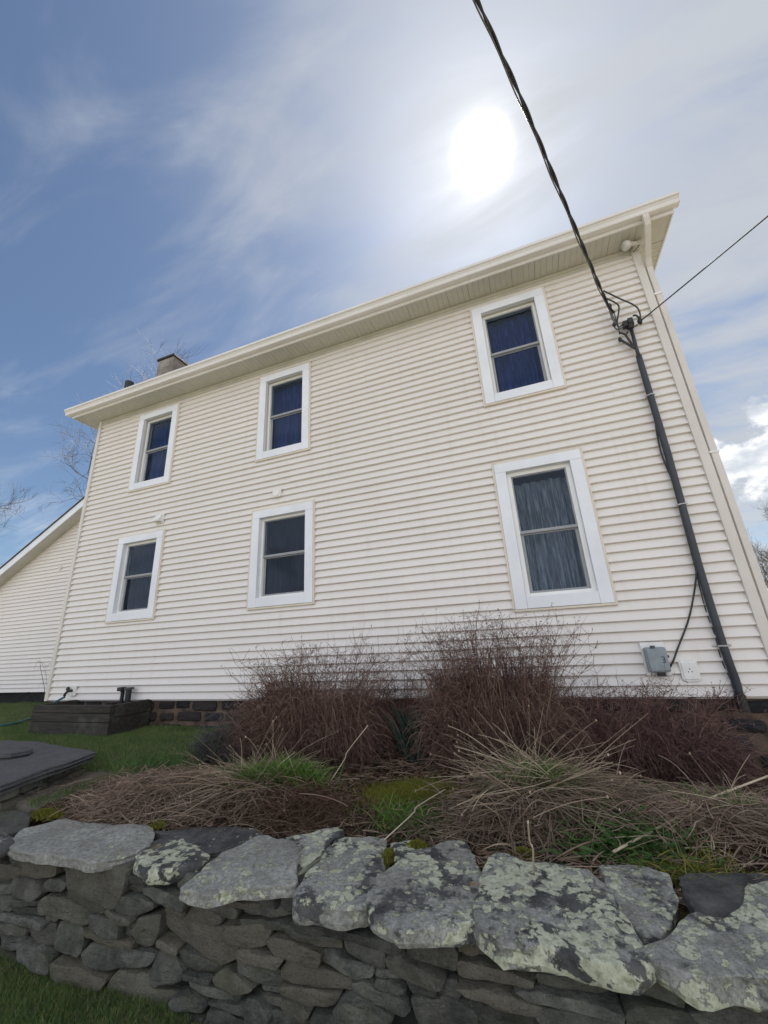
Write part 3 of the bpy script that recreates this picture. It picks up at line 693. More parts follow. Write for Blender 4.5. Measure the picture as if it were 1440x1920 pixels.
for u, v, y, h in ((1199, 603, -.12, .05), (1143, 575, -.15, .04), (1151, 610, -.13, .03), (1162, 638, -.06, .03)):
    p = onY(u, v, y); scb(MB().tube([p+np.array([0, 0, -h]), p, p+np.array([0, 0, h*.8])], [.014, .030 if h == .05 else .022, .012], 9), 'splice', M['black'], smooth=True)
sc_.location.y -= .016
# twisted service drop
A_ = [(9.37, -.10, 4.05), (9.375, -.10, 4.16), (9.37, -.12, 4.36), (9.27, -.30, 4.42), (8.866, -1.35, 4.50), (8.45, -2.40, 4.79), (8.174, -3.046, 5.0), (7.3, -5.1, 5.75), (4.6, -11.0, 8.0), (2.4, -16, 9.9)]
cen = catmull(A_[2:], 40); drop = empty('service_cable', (9.37, -.1, 4.36)); DL = Vector(drop.location)
tag(drop, 'thick twisted overhead service cable coming down to the house from above', 'cable')
L_ = 0; acc = []
for k, p in enumerate(cen): L_ += (p-cen[k-1]).length if k else 0; acc.append(L_)
for s_ in range(2):
    pts = []
    for k, p in enumerate(cen):
        t = (cen[min(k+1, len(cen)-1)]-cen[max(k-1, 0)]).normalized(); a_ = t.cross(Vector((0, 0, 1))).normalized(); b_ = t.cross(a_)
        th = acc[k]*2*math.pi/.55 + s_*math.pi; pts.append(p+(a_*math.cos(th)+b_*math.sin(th))*.0085-DL)
    MB().tube(pts, .0088, 7).build('strand', M['cable'], drop, smooth=True)
tail = [Vector(q) for q in A_[:3]]
mess = [p+Vector((-.018+.006*math.sin(acc[k]*9), 0, -.012)) for k, p in enumerate(cen)]
MB().tube([q-DL for q in catmull(tail+mess[3::6], 3)], .0065, 6).build('messenger_wire', M['alum'], drop, smooth=True)
p = onY(1148, 598, -.11); MB().tube([Vector(p)-DL+Vector((0, 0, .12)), Vector(p)-DL+Vector((.01, 0, .0)), Vector(p)-DL+Vector((.03, 0, -.10))], [.012, .018, .010], 8).build('wedge_clamp', M['alum'], drop)
B0 = Vector(onY(1201, 602, -.12)); B1 = Vector(onY(1440, 405, -1.0)); dirB = B1-B0
pc = [B0+dirB*t+Vector((0, 0, .01*t*(t-1))) for t in (0, .25, .5, .75, 1, 1.5, 2.5, 4, 6, 9, 13)]
o = MB().tube(pc, .0075, 7).build('telephone_line', M['cable'], smooth=True); tag(o, 'thin straight overhead line leaving the weatherhead to the right', 'cable')
dl = [onY(u, v, y) for u, v, y in ((1224, 752, -.07), (1230, 800, -.06), (1240, 850, -.06), (1262, 905, -.06), (1276, 960, -.07), (1303, 1060, -.07), (1306, 1072, -.08), (1301, 1115, -.06), (1290, 1165, -.05), (1271, 1215, -.05), (1262, 1240, -.06), (1251, 1260, -.05))]
o = MB().tube(catmull(dl, 8), .0085, 7).build('drop_wire', M['cable'], smooth=True); tag(o, 'black wire running down the conduit and curving across to the grey utility box', 'wire')
dl2 = [onY(u, v, y) for u, v, y in ((1304, 1068, -.06), (1322, 1140, -.03), (1340, 1190, -.03), (1352, 1235, -.03), (1370, 1275, -.03), (1382, 1300, -.03), (1340, 1304, -.02), (1290, 1309, -.01))]
o = MB().tube(catmull(dl2, 6), .005, 6).build('ground_wire', M['cable'], smooth=True); tag(o, 'thin dark wire following the lower conduit to the foundation', 'wire')

# ------------------------------------------------------------------ timber box, spigot, hose
tb = empty('timber_box', (1.5, -.3, -.4)); TL = Vector(tb.location); tag(tb, 'weathered dark timber box against the foundation on the lawn', 'planter')
def tbb(mb, name, mat, **kw):
    o = mb.build(name, mat, tb, **kw); o.location = -TL; return o
for z0, z1 in ((-.52, -.205), (-.20, -.09), (-.085, .012)): tbb(MB().box(.68+rs.uniform(-.006, .006), 2.30, -.62-rs.uniform(0, .006), -.565, z0, z1), 'plank', M['wood'], bevel=.006)
for z0, z1 in ((-.52, -.155), (-.15, .010)): tbb(MB().box(2.25, 2.305+rs.uniform(0, .01), -.564, .0, z0, z1), 'side_plank', M['wood'], bevel=.006)
for z0, z1 in ((-.52, -.155), (-.15, .008)): tbb(MB().box(.685, .735, -.564, .0, z0, z1), 'side_plank', M['wood'], bevel=.006)
tbb(MB().box(.74, 2.245, -.56, .02, -.5, -.16), 'soil_fill', M['core'])
spg = empty('spigot', (.60, -.026, .145)); tag(spg, 'outdoor water spigot on a white plate near the left corner', 'spigot')
rbox(.14, .155, .03, .004).build('plate', M['whitebox'], spg, bevel=.004)
MB().tube([(.0, -.02, .0), (0, -.09, 0), (0, -.13, -.03), (0, -.135, -.07)], [.018, .02, .018, .02], 10).build('valve', M['brass'], spg, smooth=True)
MB().tube([(-.045, -.085, .03), (-.045, -.06, .03)], .03, 10).build('handle', M['brass'], spg)
hz = float(gz(-.4, -.2))+.02
hp = [(.60, -.145, .065), (.56, -.20, .03), (.46, -.24, -.04), (.34, -.20, -.18), (.15, -.05, hz+.02), (-.25, .12, hz), (-.75, .26, hz+.02), (-.72, .12, hz+.03), (-.50, -.12, hz+.03), (-.52, -.40, hz+.03), (-.9, -.8, hz), (-1.6, -1.0, hz), (-2.6, -1.1, hz)]
o = MB().tube(catmull(hp, 8), .016, 8).build('garden_hose', M['hose'], smooth=True); tag(o, 'teal garden hose hanging from the spigot and lying on the lawn', 'hose')
bp = empty('black_pipe', (1.9, -.12, -.1)); tag(bp, 'two short black pipe ends sticking up behind the timber box', 'pipe')
MB().tube([(.06, 0, -.08), (.06, 0, .255)], .04, 12).build('pipe', M['black'], bp); MB().tube([(.06, 0, .256), (.06, 0, .285)], .065, 12).build('pipe_cap', M['greymark'], bp)
MB().tube([(-.09, .02, -.08), (-.09, .02, .22), (-.10, .0, .26)], .028, 10).build('pipe', M['black'], bp); MB().box(-.15, -.05, -.04, .05, .235, .29).build('valve', M['black'], bp, bevel=.01)

# ------------------------------------------------------------------ stones
def chaikin(P, it=2, cut=.12):
    for _ in range(it):
        Q = []
        for k in range(len(P)):
            a_, b_ = np.array(P[k], float), np.array(P[(k+1) % len(P)], float); Q += [a_*(1-cut)+b_*cut, a_*cut+b_*(1-cut)]
        P = Q
    return np.array(P)
def resample(P, step, lo=16, hi=60):
    Q = np.vstack([P, P[:1]]); d = np.r_[0, np.cumsum(np.linalg.norm(np.diff(Q, axis=0), axis=1))]
    n = int(np.clip(d[-1]/step, lo, hi)); t = np.linspace(0, d[-1], n, endpoint=False)
    return np.stack([np.interp(t, d, Q[:, i]) for i in range(2)], 1)
def stone_mesh(poly, rings, to3, step, amp, seed, jit=.007, rough=1.0, grow=1.045, tilt=.09, cut=.09):
    P = resample(chaikin([tuple(q) for q in poly], 2, cut), step); n = len(P); c = P.mean(0); P = c+(P-c)*grow
    rs_ = random.Random(int(seed*17+3)); ta, tb_ = rs_.gauss(0, tilt), rs_.gauss(0, tilt)
    out = []
    for ri, (s_, d_) in enumerate(rings):
        for k in range(n):
            q = c+(P[k]-c)*s_
            nz_ = noise.noise(Vector((q[0]*9+seed*3.1, q[1]*9, d_*14+seed))) ; n2_ = noise.noise(Vector((q[0]*26+seed, q[1]*26, d_*40)))
            q = q+(P[k]-c)/max(1e-6, np.linalg.norm(P[k]-c))*(jit*nz_*1.6+jit*.8*n2_)*(1 if s_ > .9 else .2)
            n3_ = noise.noise(Vector((q[0]*5+seed*7, q[1]*5, seed*1.7))); n4_ = noise.noise(Vector((q[0]*17+seed*2, q[1]*17, seed)))
            dd = d_+(amp*(n3_*1.3+n4_*.5) if d_ > -.05*rough and s_ < .995 else amp*.4*n3_)
            if s_ <= 1.0 and d_ > -.05*rough: dd += (ta*(q[0]-c[0])+tb_*(q[1]-c[1])) if d_ > -.03 else .5*(ta*(q[0]-c[0])+tb_*(q[1]-c[1]))
            out.append(to3(q[0], q[1], dd))
    out.append(to3(c[0], c[1], rings[-1][1])); F = []
    for r in range(len(rings)-1):
        for k in range(n): F.append((r*n+k, r*n+(k+1) % n, (r+1)*n+(k+1) % n, (r+1)*n+k))
    last = (len(rings)-1)*n
    for k in range(n): F.append((last+k, last+(k+1) % n, len(out)-1))
    F.append(tuple(reversed(range(n))))
    me = bpy.data.meshes.new('stone'); me.from_pydata([tuple(v) for v in out], [], F); me.update()
    bm = bmesh.new(); bm.from_mesh(me); bmesh.ops.recalc_face_normals(bm, faces=bm.faces); bm.to_mesh(me); bm.free()
    me.polygons.foreach_set('use_smooth', np.ones(len(me.polygons), bool)); me.set_sharp_from_angle(angle=rad(28))
    return me
FR = [(.93, -.16), (.99, -.10), (1.0, -.035), (.995, -.008), (.968, .005), (.86, .009), (.66, .011), (.42, .012), (.18, .012)]
wall = empty('stone_wall', (6.6, WALL_Y, LOW)); SWL = Vector(wall.location)
tag(wall, 'low dry stone retaining wall with lichen covered capstones across the foreground', 'stone wall')
ORA, ORB, ORC = (0, 1520), (460, 1520), (940, 1520)
FACE = [
 (ORA, [[(25,235),(150,235),(140,300),(60,308)], [(130,280),(310,272),(305,350),(200,368),(125,345)], [(345,272),(705,292),(690,420),(640,525),(380,430)], [(235,400),(260,370),(340,360),(368,400),(330,438),(250,438)],
  [(-20,285),(110,310),(110,370),(-20,388)], [(-20,392),(100,380),(95,435),(-20,445)], [(110,345),(240,380),(245,440),(200,482),(100,455)], [(-20,450),(95,445),(72,535),(-20,540)], [(88,465),(222,488),(215,517),(88,512)], [(70,520),(215,525),(235,575),(88,562)],
  [(330,425),(400,438),(578,512),(560,558),(500,555),(330,480)], [(223,492),(258,452),(322,470),(490,560),(470,622),(430,632),(238,550)], [(-20,542),(160,570),(240,600),(230,640),(120,612),(-20,592)], [(235,555),(312,582),(300,610),(240,602)], [(-20,600),(90,603),(157,630),(147,672),(60,667),(-20,655)],
  [(278,705),(310,600),(432,642),(440,720),(428,792),(340,772),(282,738)], [(155,640),(298,612),(276,738),(180,712)], [(-20,660),(132,690),(115,755),(30,772),(-20,755)], [(116,702),(170,690),(304,770),(292,864),(230,852),(118,792)], [(488,560),(570,558),(658,590),(648,692),(560,682),(485,640)],
  [(580,540),(600,515),(690,550),(748,570),(735,597),(640,592)], [(640,512),(680,448),(760,452),(853,490),(845,522),(735,567),(645,532)], [(650,630),(680,600),(732,603),(728,660),(690,692),(650,682)], [(433,645),(560,682),(718,705),(712,752),(600,737),(450,692)], [(718,645),(760,570),(880,548),(878,640),(840,718),(738,708)],
  [(438,772),(490,718),(640,738),(815,800),(780,862),(600,862),(460,852)], [(315,790),(450,835),(540,882),(592,902),(530,992),(400,942),(308,872)], [(778,915),(830,788),(900,748),(962,780),(1008,850),(988,912),(820,962)], [(600,905),(640,868),(780,905),(795,965),(900,990),(940,1003),(930,1062),(700,1082),(560,1002)], [(858,680),(900,688),(978,720),(970,768),(858,722)],
  [(875,545),(950,543),(1060,600),(1212,640),(1303,740),(1282,792),(1200,838),(1050,762),(920,682),(878,620)], [(773,420),(860,398),(1054,450),(1032,522),(920,492),(778,452)], [(860,488),(960,520),(1012,547),(1000,568),(930,547)], [(1008,572),(1040,500),(1200,560),(1203,612),(1120,612)], [(1058,472),(1110,468),(1283,530),(1272,588),(1180,572),(1058,522)],
  [(1110,463),(1240,478),(1420,495),(1400,525),(1285,522)], [(700,338),(893,375),(880,397),(710,392)], [(695,400),(760,398),(778,430),(730,462),(698,432)], [(1218,592),(1440,598),(1465,640),(1440,722),(1340,727),(1238,692)], [(973,760),(1000,738),(1193,850),(1165,892),(1010,842)], [(1000,858),(1152,900),(1142,933),(1008,892)],
  [(1013,920),(1303,1000),(1282,1042),(1130,1012),(1018,962)], [(1168,882),(1230,828),(1292,860),(1393,950),(1310,962),(1178,912)], [(938,1002),(1010,978),(1123,1030),(1112,1072),(960,1062)], [(948,1078),(1132,1088),(1132,1180),(948,1180)], [(1138,1058),(1250,1080),(1385,1160),(1370,1200),(1138,1190)], [(1128,1018),(1330,1030),(1420,1065),(1400,1120),(1240,1072)],
  [(560,1010),(700,1090),(930,1070),(940,1180),(700,1200),(540,1120)]]),
 (ORB, [[(-5,500),(150,508),(243,540),(243,577),(150,592),(-5,552)], [(-5,558),(243,608),(247,662),(130,642),(-5,602)], [(118,692),(160,668),(250,688),(414,750),(402,832),(350,827),(160,762)], [(248,640),(500,688),(514,762),(400,742),(248,692)], [(198,588),(400,618),(524,680),(480,692),(258,642)],
  [(-40,735),(0,725),(223,780),(182,838),(100,822),(-30,800)], [(-30,805),(100,830),(193,880),(193,962),(110,952),(-15,865)], [(188,852),(240,788),(330,828),(574,920),(574,977),(500,967),(280,932),(198,892)], [(398,812),(425,748),(560,808),(704,840),(692,902),(600,912),(480,852)], [(513,692),(560,688),(740,738),(768,800),(757,852),(700,832),(538,772)],
  [(278,560),(660,648),(864,690),(852,757),(730,722),(500,662),(298,622)], [(193,932),(300,948),(514,1000),(482,1062),(430,1072),(290,1022),(208,982)], [(68,958),(193,980),(172,1012),(78,992)], [(78,1000),(212,1020),(202,1072),(88,1042)], [(198,1022),(240,1008),(374,1070),(322,1122),(208,1082)], [(503,1022),(570,983),(700,1060),(784,1130),(765,1185),(600,1190),(518,1092)],
  [(573,922),(640,908),(860,1008),(884,1080),(862,1102),(700,1052),(578,972)], [(698,912),(780,903),(874,970),(862,987),(718,982)], [(703,850),(760,853),(844,912),(780,903),(698,892)], [(773,772),(850,758),(884,800),(1083,900),(1052,962),(880,902),(788,832)], [(868,700),(1130,748),(1143,800),(1132,872),(980,832),(878,782)], [(1148,668),(1260,678),(1273,740),(1222,782),(1148,742)],
  [(1143,812),(1440,858),(1560,888),(1555,930),(1440,932),(1148,902)], [(1138,932),(1300,948),(1440,982),(1600,1040),(1592,1090),(1440,1072),(1200,982)], [(888,1002),(1100,998),(1244,1100),(1260,1190),(940,1190)], [(1038,932),(1130,918),(1163,1000),(1142,1032),(1030,992)], [(858,902),(1042,960),(1022,1002),(900,992)], [(10,985),(90,1010),(152,1080),(125,1180),(10,1180)], [(128,1078),(190,1088),(338,1140),(340,1190),(135,1190)], [(368,1070),(510,1098),(594,1160),(580,1190),(352,1190)], [(1158,1012),(1440,1088),(1600,1120),(1620,1190),(1270,1190),(1160,1062)]]),
 (ORC, [[(-220,735),(0,758),(180,798),(443,870),(443,907),(180,862),(0,812),(-230,785)], [(178,870),(440,918),(604,950),(602,1002),(540,1017),(198,932)], [(68,948),(240,958),(450,998),(644,1060),(642,1112),(480,1082),(150,1012)], [(188,1050),(300,1058),(600,1108),(656,1140),(645,1190),(250,1190),(188,1102)], [(598,930),(700,918),(950,958),(994,1000),(982,1072),(800,1002),(608,982)], [(658,1042),(720,1008),(1000,1078),(1105,1160),(1090,1200),(678,1200)],
  [(478,878),(900,898),(934,930),(700,917),(478,902)], [(998,940),(1200,968),(1560,1030),(1560,1100),(1250,1032),(1008,992)], [(1058,1000),(1440,1088),(1600,1120),(1600,1200),(1300,1165),(1058,1062)], [(998,1090),(1060,1078),(1300,1170),(1290,1210),(1108,1190)]])]
rk = random.Random(21); seed = 0
def face3(off): return lambda a_, b_, d_: (a_-SWL.x, WALL_Y-off-d_-SWL.y, b_-SWL.z)
done = []
for org, polys in FACE:
    for pl in polys:
        W2 = [onY(org[0]+q[0]/2.88, org[1]+q[1]/2.88, WALL_Y)[[0, 2]] for q in pl]
        seed += 1; off = rk.uniform(-.022, .028)
        me_ = stone_mesh(W2, FR, face3(off), .018, .014, seed)
        link('stone', me_, M['stone'], wall); done.append(np.array(W2))
# hidden and out of frame stones carry the wall on to both sides and down to the turf
def inside_any(x, z):
    for p in done:
        if p[:, 0].min()-.02 < x < p[:, 0].max()+.02 and p[:, 1].min()-.02 < z < p[:, 1].max()+.02: return True
    return False
for row in range(7):
    z0 = LOW-.03+row*.083; x = 2.35+(row % 2)*.1
    while x < 12.2:
        L_ = rk.uniform(.16, .36); H_ = .078
        if not (inside_any(x+L_/2, z0+H_/2) or inside_any(x+L_*.15, z0+H_/2) or inside_any(x+L_*.85, z0+H_/2)):
            j = lambda: rk.uniform(-.012, .012)
            pl = [(x+j(), z0+j()), (x+L_/2, z0+j()), (x+L_+j(), z0+j()), (x+L_+j(), z0+H_/2), (x+L_+j(), z0+H_+j()), (x+L_/2, z0+H_+j()), (x+j(), z0+H_+j())]
            seed += 1; link('stone', stone_mesh(pl, FR, face3(rk.uniform(-.03, .01)), .03, .010, seed), M['stone'], wall)
        x += L_+.012
core = MB().box(2.3, 12.2, WALL_Y+.055, -2.45, LOW-.2, -.50).build('rubble_core', M['core'], wall); core.location = -SWL

# capstones: outlines of the upper faces read off the ground plane of the wall top
CAPZ = -.425
CAPS = [  # origin, outline, thickness, dz, lichen, pale
 (ORA, [(65,160),(150,95),(350,50),(480,72),(800,88),(812,150),(720,215),(620,245),(480,262),(330,230),(100,208)], .085, .0, .05, 1.0),
 (ORA, [(740,240),(810,170),(900,128),(960,138),(1060,190),(1125,240),(1100,275),(980,300),(800,315)], .10, .0, .55, .40),
 (ORA, [(820,120),(1000,95),(1370,90),(1400,140),(1300,185),(1120,225),(1030,170),(930,130)], .05, -.004, .05, .0),
 (ORA, [(1000,405),(1110,300),(1260,200),(1405,132),(1480,150),(1580,170),(1595,235),(1588,388),(1325,402),(1150,432)], .085, .004, .22, .95),
 (ORB, [(215,142),(500,100),(530,118),(440,190),(290,235)], .06, -.004, .6, .6),
 (ORB, [(268,262),(330,215),(432,188),(402,242),(285,322)], .05, -.01, .85, .4),
 (ORB, [(272,445),(345,330),(440,225),(492,165),(600,146),(742,162),(748,235),(726,345),(665,470),(480,490),(300,475)], .135, .0, .72, .62),
 (ORB, [(788,180),(900,162),(968,180),(872,232),(800,262)], .06, -.008, .85, .3),
 (ORB, [(690,465),(722,360),(800,290),(872,232),(1150,163),(1195,190),(1252,290),(1292,440),(1272,545),(1150,595),(960,608),(850,618),(700,545)], .10, .002, .5, .58),
 (ORC, [(-125,565),(-112,430),(-60,272),(0,243),(150,288),(300,300),(480,330),(540,400),(620,520),(690,620),(768,742),(700,805),(480,775),(250,705),(0,695)], .12, .006, .78, .55),
 (ORC, [(522,298),(750,308),(902,360),(934,450),(922,560),(862,640),(765,645),(684,570),(604,450)], .08, -.004, .6, .7),
 (ORC, [(775,735),(882,690),(962,612),(1060,560),(1222,602),(1310,520),(1320,425),(1500,400),(1640,470),(1640,900),(1440,885),(1250,862),(1100,890),(900,810)], .12, .004, .6, .72),
 (ORC, [(965,350),(1200,330),(1420,345),(1430,392),(1310,430),(1300,500),(1222,590),(1060,545),(985,430)], .07, .004, .12, .0),
 (ORA, [(-160,150),(0,118),(58,132),(68,182),(0,205),(-160,240)], .08, -.004, .5, .4),
]
CR0 = [(.95, -1.0), (.99, -.90), (1.0, -.62), (.985, -.40), (1.0, -.16)]
for k, (org, pl, th, dz_, li, pa) in enumerate(CAPS):
    W2 = [onZ(org[0]+q[0]/2.88, org[1]+q[1]/2.88, CAPZ+dz_)[:2] for q in pl]
    rings = [(s_, d_*th*.66) for s_, d_ in CR0]+[(.994, -.004), (.972, .0), (.86, .002), (.72, .003), (.56, .003), (.38, .003), (.18, .003)]
    t1, t2 = rk.uniform(-.02, .02), rk.uniform(-.01, .03); c0 = np.mean(W2, 0)
    me_ = stone_mesh(W2, rings, lambda a_, b_, d_: (a_-SWL.x, b_-SWL.y, CAPZ+dz_+d_+(a_-c0[0])*t1+(b_-c0[1])*t2-SWL.z), .02, .008, 200+k, jit=.016, tilt=.0, grow=1.07, cut=.05)
    o = link('capstone', me_, M['cap'], wall); o['lichen'] = float(li); o['pale'] = float(pa)
xx = 8.95
while xx < 12:
    L_ = rk.uniform(.45, .7); pl = [(xx, -2.9), (xx+L_*.5, -2.93), (xx+L_, -2.88), (xx+L_, -2.35), (xx+.02, -2.33)]
    rings = [(s_, d_*.11) for s_, d_ in CR0]+[(.965, -.006), (.91, .0), (.66, .004), (.34, .005)]
    o = link('capstone', stone_mesh(pl, rings, lambda a_, b_, d_: (a_-SWL.x, b_-SWL.y, CAPZ+d_-SWL.z), .05, .009, 300+int(xx*10), jit=.012, tilt=.01), M['cap'], wall); o['lichen'] = .7; o['pale'] = .5
    xx += L_+.03

# stone pier with a slate slab at the left end
pier = empty('stone_pier', (3.3, -2.2, -.45)); PL = Vector(pier.location)
tag(pier, 'short stone pier topped by a dark slate slab at the left end of the wall', 'stone pier')
SZ = -.2; slab = [(2.0, -1.62), (2.576, -1.586), (3.2, -1.70), (3.81, -1.803), (3.95, -2.25), (4.07, -2.71), (3.2, -2.82), (2.0, -2.85)]
rings = [(s_, d_*.065) for s_, d_ in [(.985, -1.0), (.975, -.75), (1.0, -.5), (.99, -.25)]]+[(.995, -.006), (.985, .0), (.93, .001), (.8, .002), (.6, .002), (.35, .002)]
link('slab', stone_mesh(slab, rings, lambda a_, b_, d_: (a_-PL.x, b_-PL.y, SZ+d_-PL.z), .035, .010, 91, jit=.012, tilt=.0, grow=1.0, cut=.03), M['slate'], pier)
e_a, e_b = Vector((3.68, -1.87, 0)), Vector((3.83, -2.26, 0)); e_c = Vector((3.95, -2.64, 0)); e_d = Vector((2.1, -2.76, 0))
for (qa, qb) in ((e_a, e_b), (e_b, e_c), (e_c, e_d)):
    dirq = (qb-qa); Lq = dirq.length; dirq.normalize(); nrm = Vector((dirq.y, -dirq.x, 0))
    if nrm.dot(Vector((3.2, -2.2, 0))-qa) > 0: nrm = -nrm
    for row in range(3 if qb is not e_d else 8):
        z0 = -.335-row*.092; s_ = -.03*(row % 2)
        while s_ < Lq-.02:
            L_ = rk.uniform(.18, .34) if Lq > .5 else rk.uniform(.14, .24); L_ = min(L_, Lq-s_+.03)
            j = lambda: rk.uniform(-.008, .008)
            pl = [(s_+j(), z0+j()), (s_+L_/2, z0+j()), (s_+L_+j(), z0+j()), (s_+L_+j(), z0+.085+j()), (s_+L_/2, z0+.085+j()), (s_+j(), z0+.085+j())]
            off = rk.uniform(-.03, .03); seed += 1
            f3 = lambda a_, b_, d_, qa=qa, dirq=dirq, nrm=nrm, off=off: tuple(qa+dirq*a_+nrm*(d_+off)+Vector((0, 0, b_))-PL)
            link('stone', stone_mesh(pl, FR, f3, .03, .009, seed), M['stone'], pier); s_ += L_+.01
MB().prism([(3.60, -1.90), (3.75, -2.28), (3.85, -2.60), (2.1, -2.68), (2.1, -1.75)], lambda p: (p[0]-PL.x, p[1]-PL.y, -.55), lambda p: (p[0]-PL.x, p[1]-PL.y, .0-.25-PL.z+.0-.03)).build('rubble_core', M['core'], pier)
ls = [(2.45, -2.10), (2.75, -2.02), (2.947, -1.93), (3.14, -1.99), (3.20, -2.06), (3.16, -2.17), (2.95, -2.22), (2.6, -2.30), (2.45, -2.28)]
o = link('loose_slate', stone_mesh(ls, [(s_, d_*.05) for s_, d_ in CR0]+[(.95, -.004), (.8, .0), (.5, .004), (.2, .004)], lambda a_, b_, d_: (a_, b_, SZ+.056+d_), .03, .012, 95, jit=.02, cut=.03), M['slate'])
tag(o, 'small dark broken slate lying on top of the slab', 'stone')
for nm_, pl, zz, lab in (('loose_stone', [(-20,18),(60,2),(165,12),(150,70),(60,98),(-20,92)], -.405, 'flat brown stone lying at the foot of the pier'),):
    W2 = [onZ(ORA[0]+q[0]/2.88, ORA[1]+q[1]/2.88, zz)[:2] for q in pl]
    o = link(nm_, stone_mesh(W2, [(s_, d_*.05) for s_, d_ in CR0]+[(.95, -.004), (.8, .0), (.5, .004), (.2, .004)], lambda a_, b_, d_: (a_, b_, zz+d_), .03, .007, 97, jit=.01), M['stone']); tag(o, lab, 'stone')

# ------------------------------------------------------------------ vegetation
def wob(n, m, amp, sm_=3):
    w_ = RNG.normal(0, 1, (n, m, 3)); 
    for _ in range(sm_): w_[:, 1:-1] = (w_[:, :-2]+w_[:, 1:-1]*2+w_[:, 2:])/4
    w_ = np.cumsum(w_, axis=1); w_ -= w_[:, :1]; return w_*amp
def quad_path(a_, b_, c_, m):
    t = np.linspace(0, 1, m)[None, :, None]; return (1-t)**2*a_[:, None]+2*t*(1-t)*b_[:, None]+t*t*c_[:, None]
def shrub(name, label, base, rx, ry, H, n, mat, top_n, droop=.92, seedv=0, tops=None):
    """many stemmed bare shrub: arching stems, drooping twigs, sparse upright tops"""
    root = empty(name, (base[0], base[1], float(gz(base[0], base[1])))); tag(root, label, 'shrub')
    m = 9; ph = RNG.uniform(0, 6, 4)
    ax = RNG.uniform(-1, 1, n)*.72; ay = RNG.uniform(-1, 1, n)*.6
    lump = .80+.20*np.sin(ax*5.2+ph[0])*np.cos(ay*3+ph[1])+.08*np.sin(ax*13+ph[2])
    az = np.arctan2(ay, ax)+RNG.normal(0, 1.1, n); rch = RNG.uniform(.05, .55, n)*min(rx, .62)
    a_ = np.stack([ax*rx*.75, ay*ry*.75, np.full(n, -.02)], 1)
    ex, ey = ax*rx+np.cos(az)*rch, ay*ry+np.sin(az)*rch*.7
    ey = np.minimum(ey, -base[1]-.05)
    apex = H*lump*(1-.38*ax**2)*(.25+.62*RNG.uniform(0, 1, n)**.9)
    c_ = np.stack([ex, ey, apex*RNG.uniform(1-droop, .92, n)], 1); c_[:, 2] = np.maximum(c_[:, 2], .02)
    b_ = np.stack([(a_[:, 0]+ex)/2, (a_[:, 1]+ey)/2, apex*1.35], 1)
    P = quad_path(a_, b_, c_, m)+wob(n, m, .022, 1)
    R = np.linspace(.0040, .0012, m)[None, :]*RNG.uniform(.7, 1.4, (n, 1))
    link('stems', np_mesh('stems', *strands(P, R)), mat, root)
    # side twigs
    k = int(n*3.6); idx = RNG.integers(0, n, k); tpos = RNG.integers(3, m, k); st = P[idx, tpos]; m2 = 3
    kp = (st[:, 2] < H*.55) | (RNG.uniform(0, 1, k) < .45); st = st[kp]; k = len(st)
    d = RNG.normal(0, 1, (k, 3)); d[:, 2] = d[:, 2]*.8+np.where(st[:, 2] > H*.5, .35, -.2); d /= np.linalg.norm(d, axis=1, keepdims=True)
    ln = RNG.uniform(.05, .17, k)[:, None]; 
    P2 = quad_path(st, st+d*ln*.5+np.array([0, 0, .02]), st+d*ln, m2)+wob(k, m2, .005)
    R2 = np.linspace(.0015, .0007, m2)[None, :]*RNG.uniform(.7, 1.3, (k, 1))
    parts = [strands(P2, R2)]
    link('twigs', np_mesh('twigs', *merge(*parts)), mat, root)
    # upright shoots with branchlets and old seed heads
    q = top_n; a3 = np.stack([RNG.uniform(-.75, .75, q)*rx, RNG.normal(0, ry*.3, q), np.full(q, H*.30)], 1)
    hh = RNG.uniform(.75, 1.0, q)*H*(1-.35*(a3[:, 0]/rx)**2)
    lean = RNG.normal(0, .15, (q, 2))+np.stack([a3[:, 0]*.35, a3[:, 1]*.2], 1)
    c3 = np.stack([a3[:, 0]+lean[:, 0], a3[:, 1]+lean[:, 1], hh+.12*RNG.uniform(0, 1, q)], 1)
    P3 = quad_path(a3, (a3+c3)/2+np.stack([lean[:, 0]*-.3, lean[:, 1]*-.3, np.full(q, .04)], 1), c3, 8)+wob(q, 8, .016)
    V3 = strands(P3, np.linspace(.0032, .0012, 8)[None, :]*RNG.uniform(.7, 1.3, (q, 1)))
    k = q*12; idx = RNG.integers(0, q, k); tp = RNG.integers(2, 8, k); st = P3[idx, tp]
    d = RNG.normal(0, 1, (k, 3)); d[:, 2] = np.abs(d[:, 2])*.8+.15; d /= np.linalg.norm(d, axis=1, keepdims=True); ln = RNG.uniform(.03, .19, k)[:, None]
    P4 = quad_path(st, st+d*ln*.5+RNG.normal(0, .01, (k, 3)), st+d*ln+np.array([0, 0, .01]), 4)+wob(k, 4, .011)
    V4 = strands(P4, np.linspace(.0018, .0008, 4)[None, :]*RNG.uniform(.7, 1.3, (k, 1)))
    kk = k//3; e = P4[:kk, -1]; t4 = RNG.normal(0, .006, (kk, 3))
    V5 = strands(np.stack([e-t4, e, e+t4], 1), np.tile([.001, .0038, .001], (kk, 1)), 4)
    link('shoots', np_mesh('shoots', *merge(V3, V4, V5)), mat, root)
    return root
shrub('bare_shrub', 'rounded reddish brown bare shrub left of the gap, under the lower middle window', (5.60, -.92), .86, .52, .98, 4400, M['twig'], 190)
shrub('bare_shrub', 'tallest brown bare shrub, in the middle below the right windows', (7.38, -.80), .68, .48, 1.16, 4000, M['twig'], 210)
shrub('bare_shrub', 'low dark reddish bare shrub at the right under the grey utility box', (8.50, -.52), .78, .36, .64, 3400, M['twig_dark'], 110, droop=.9)
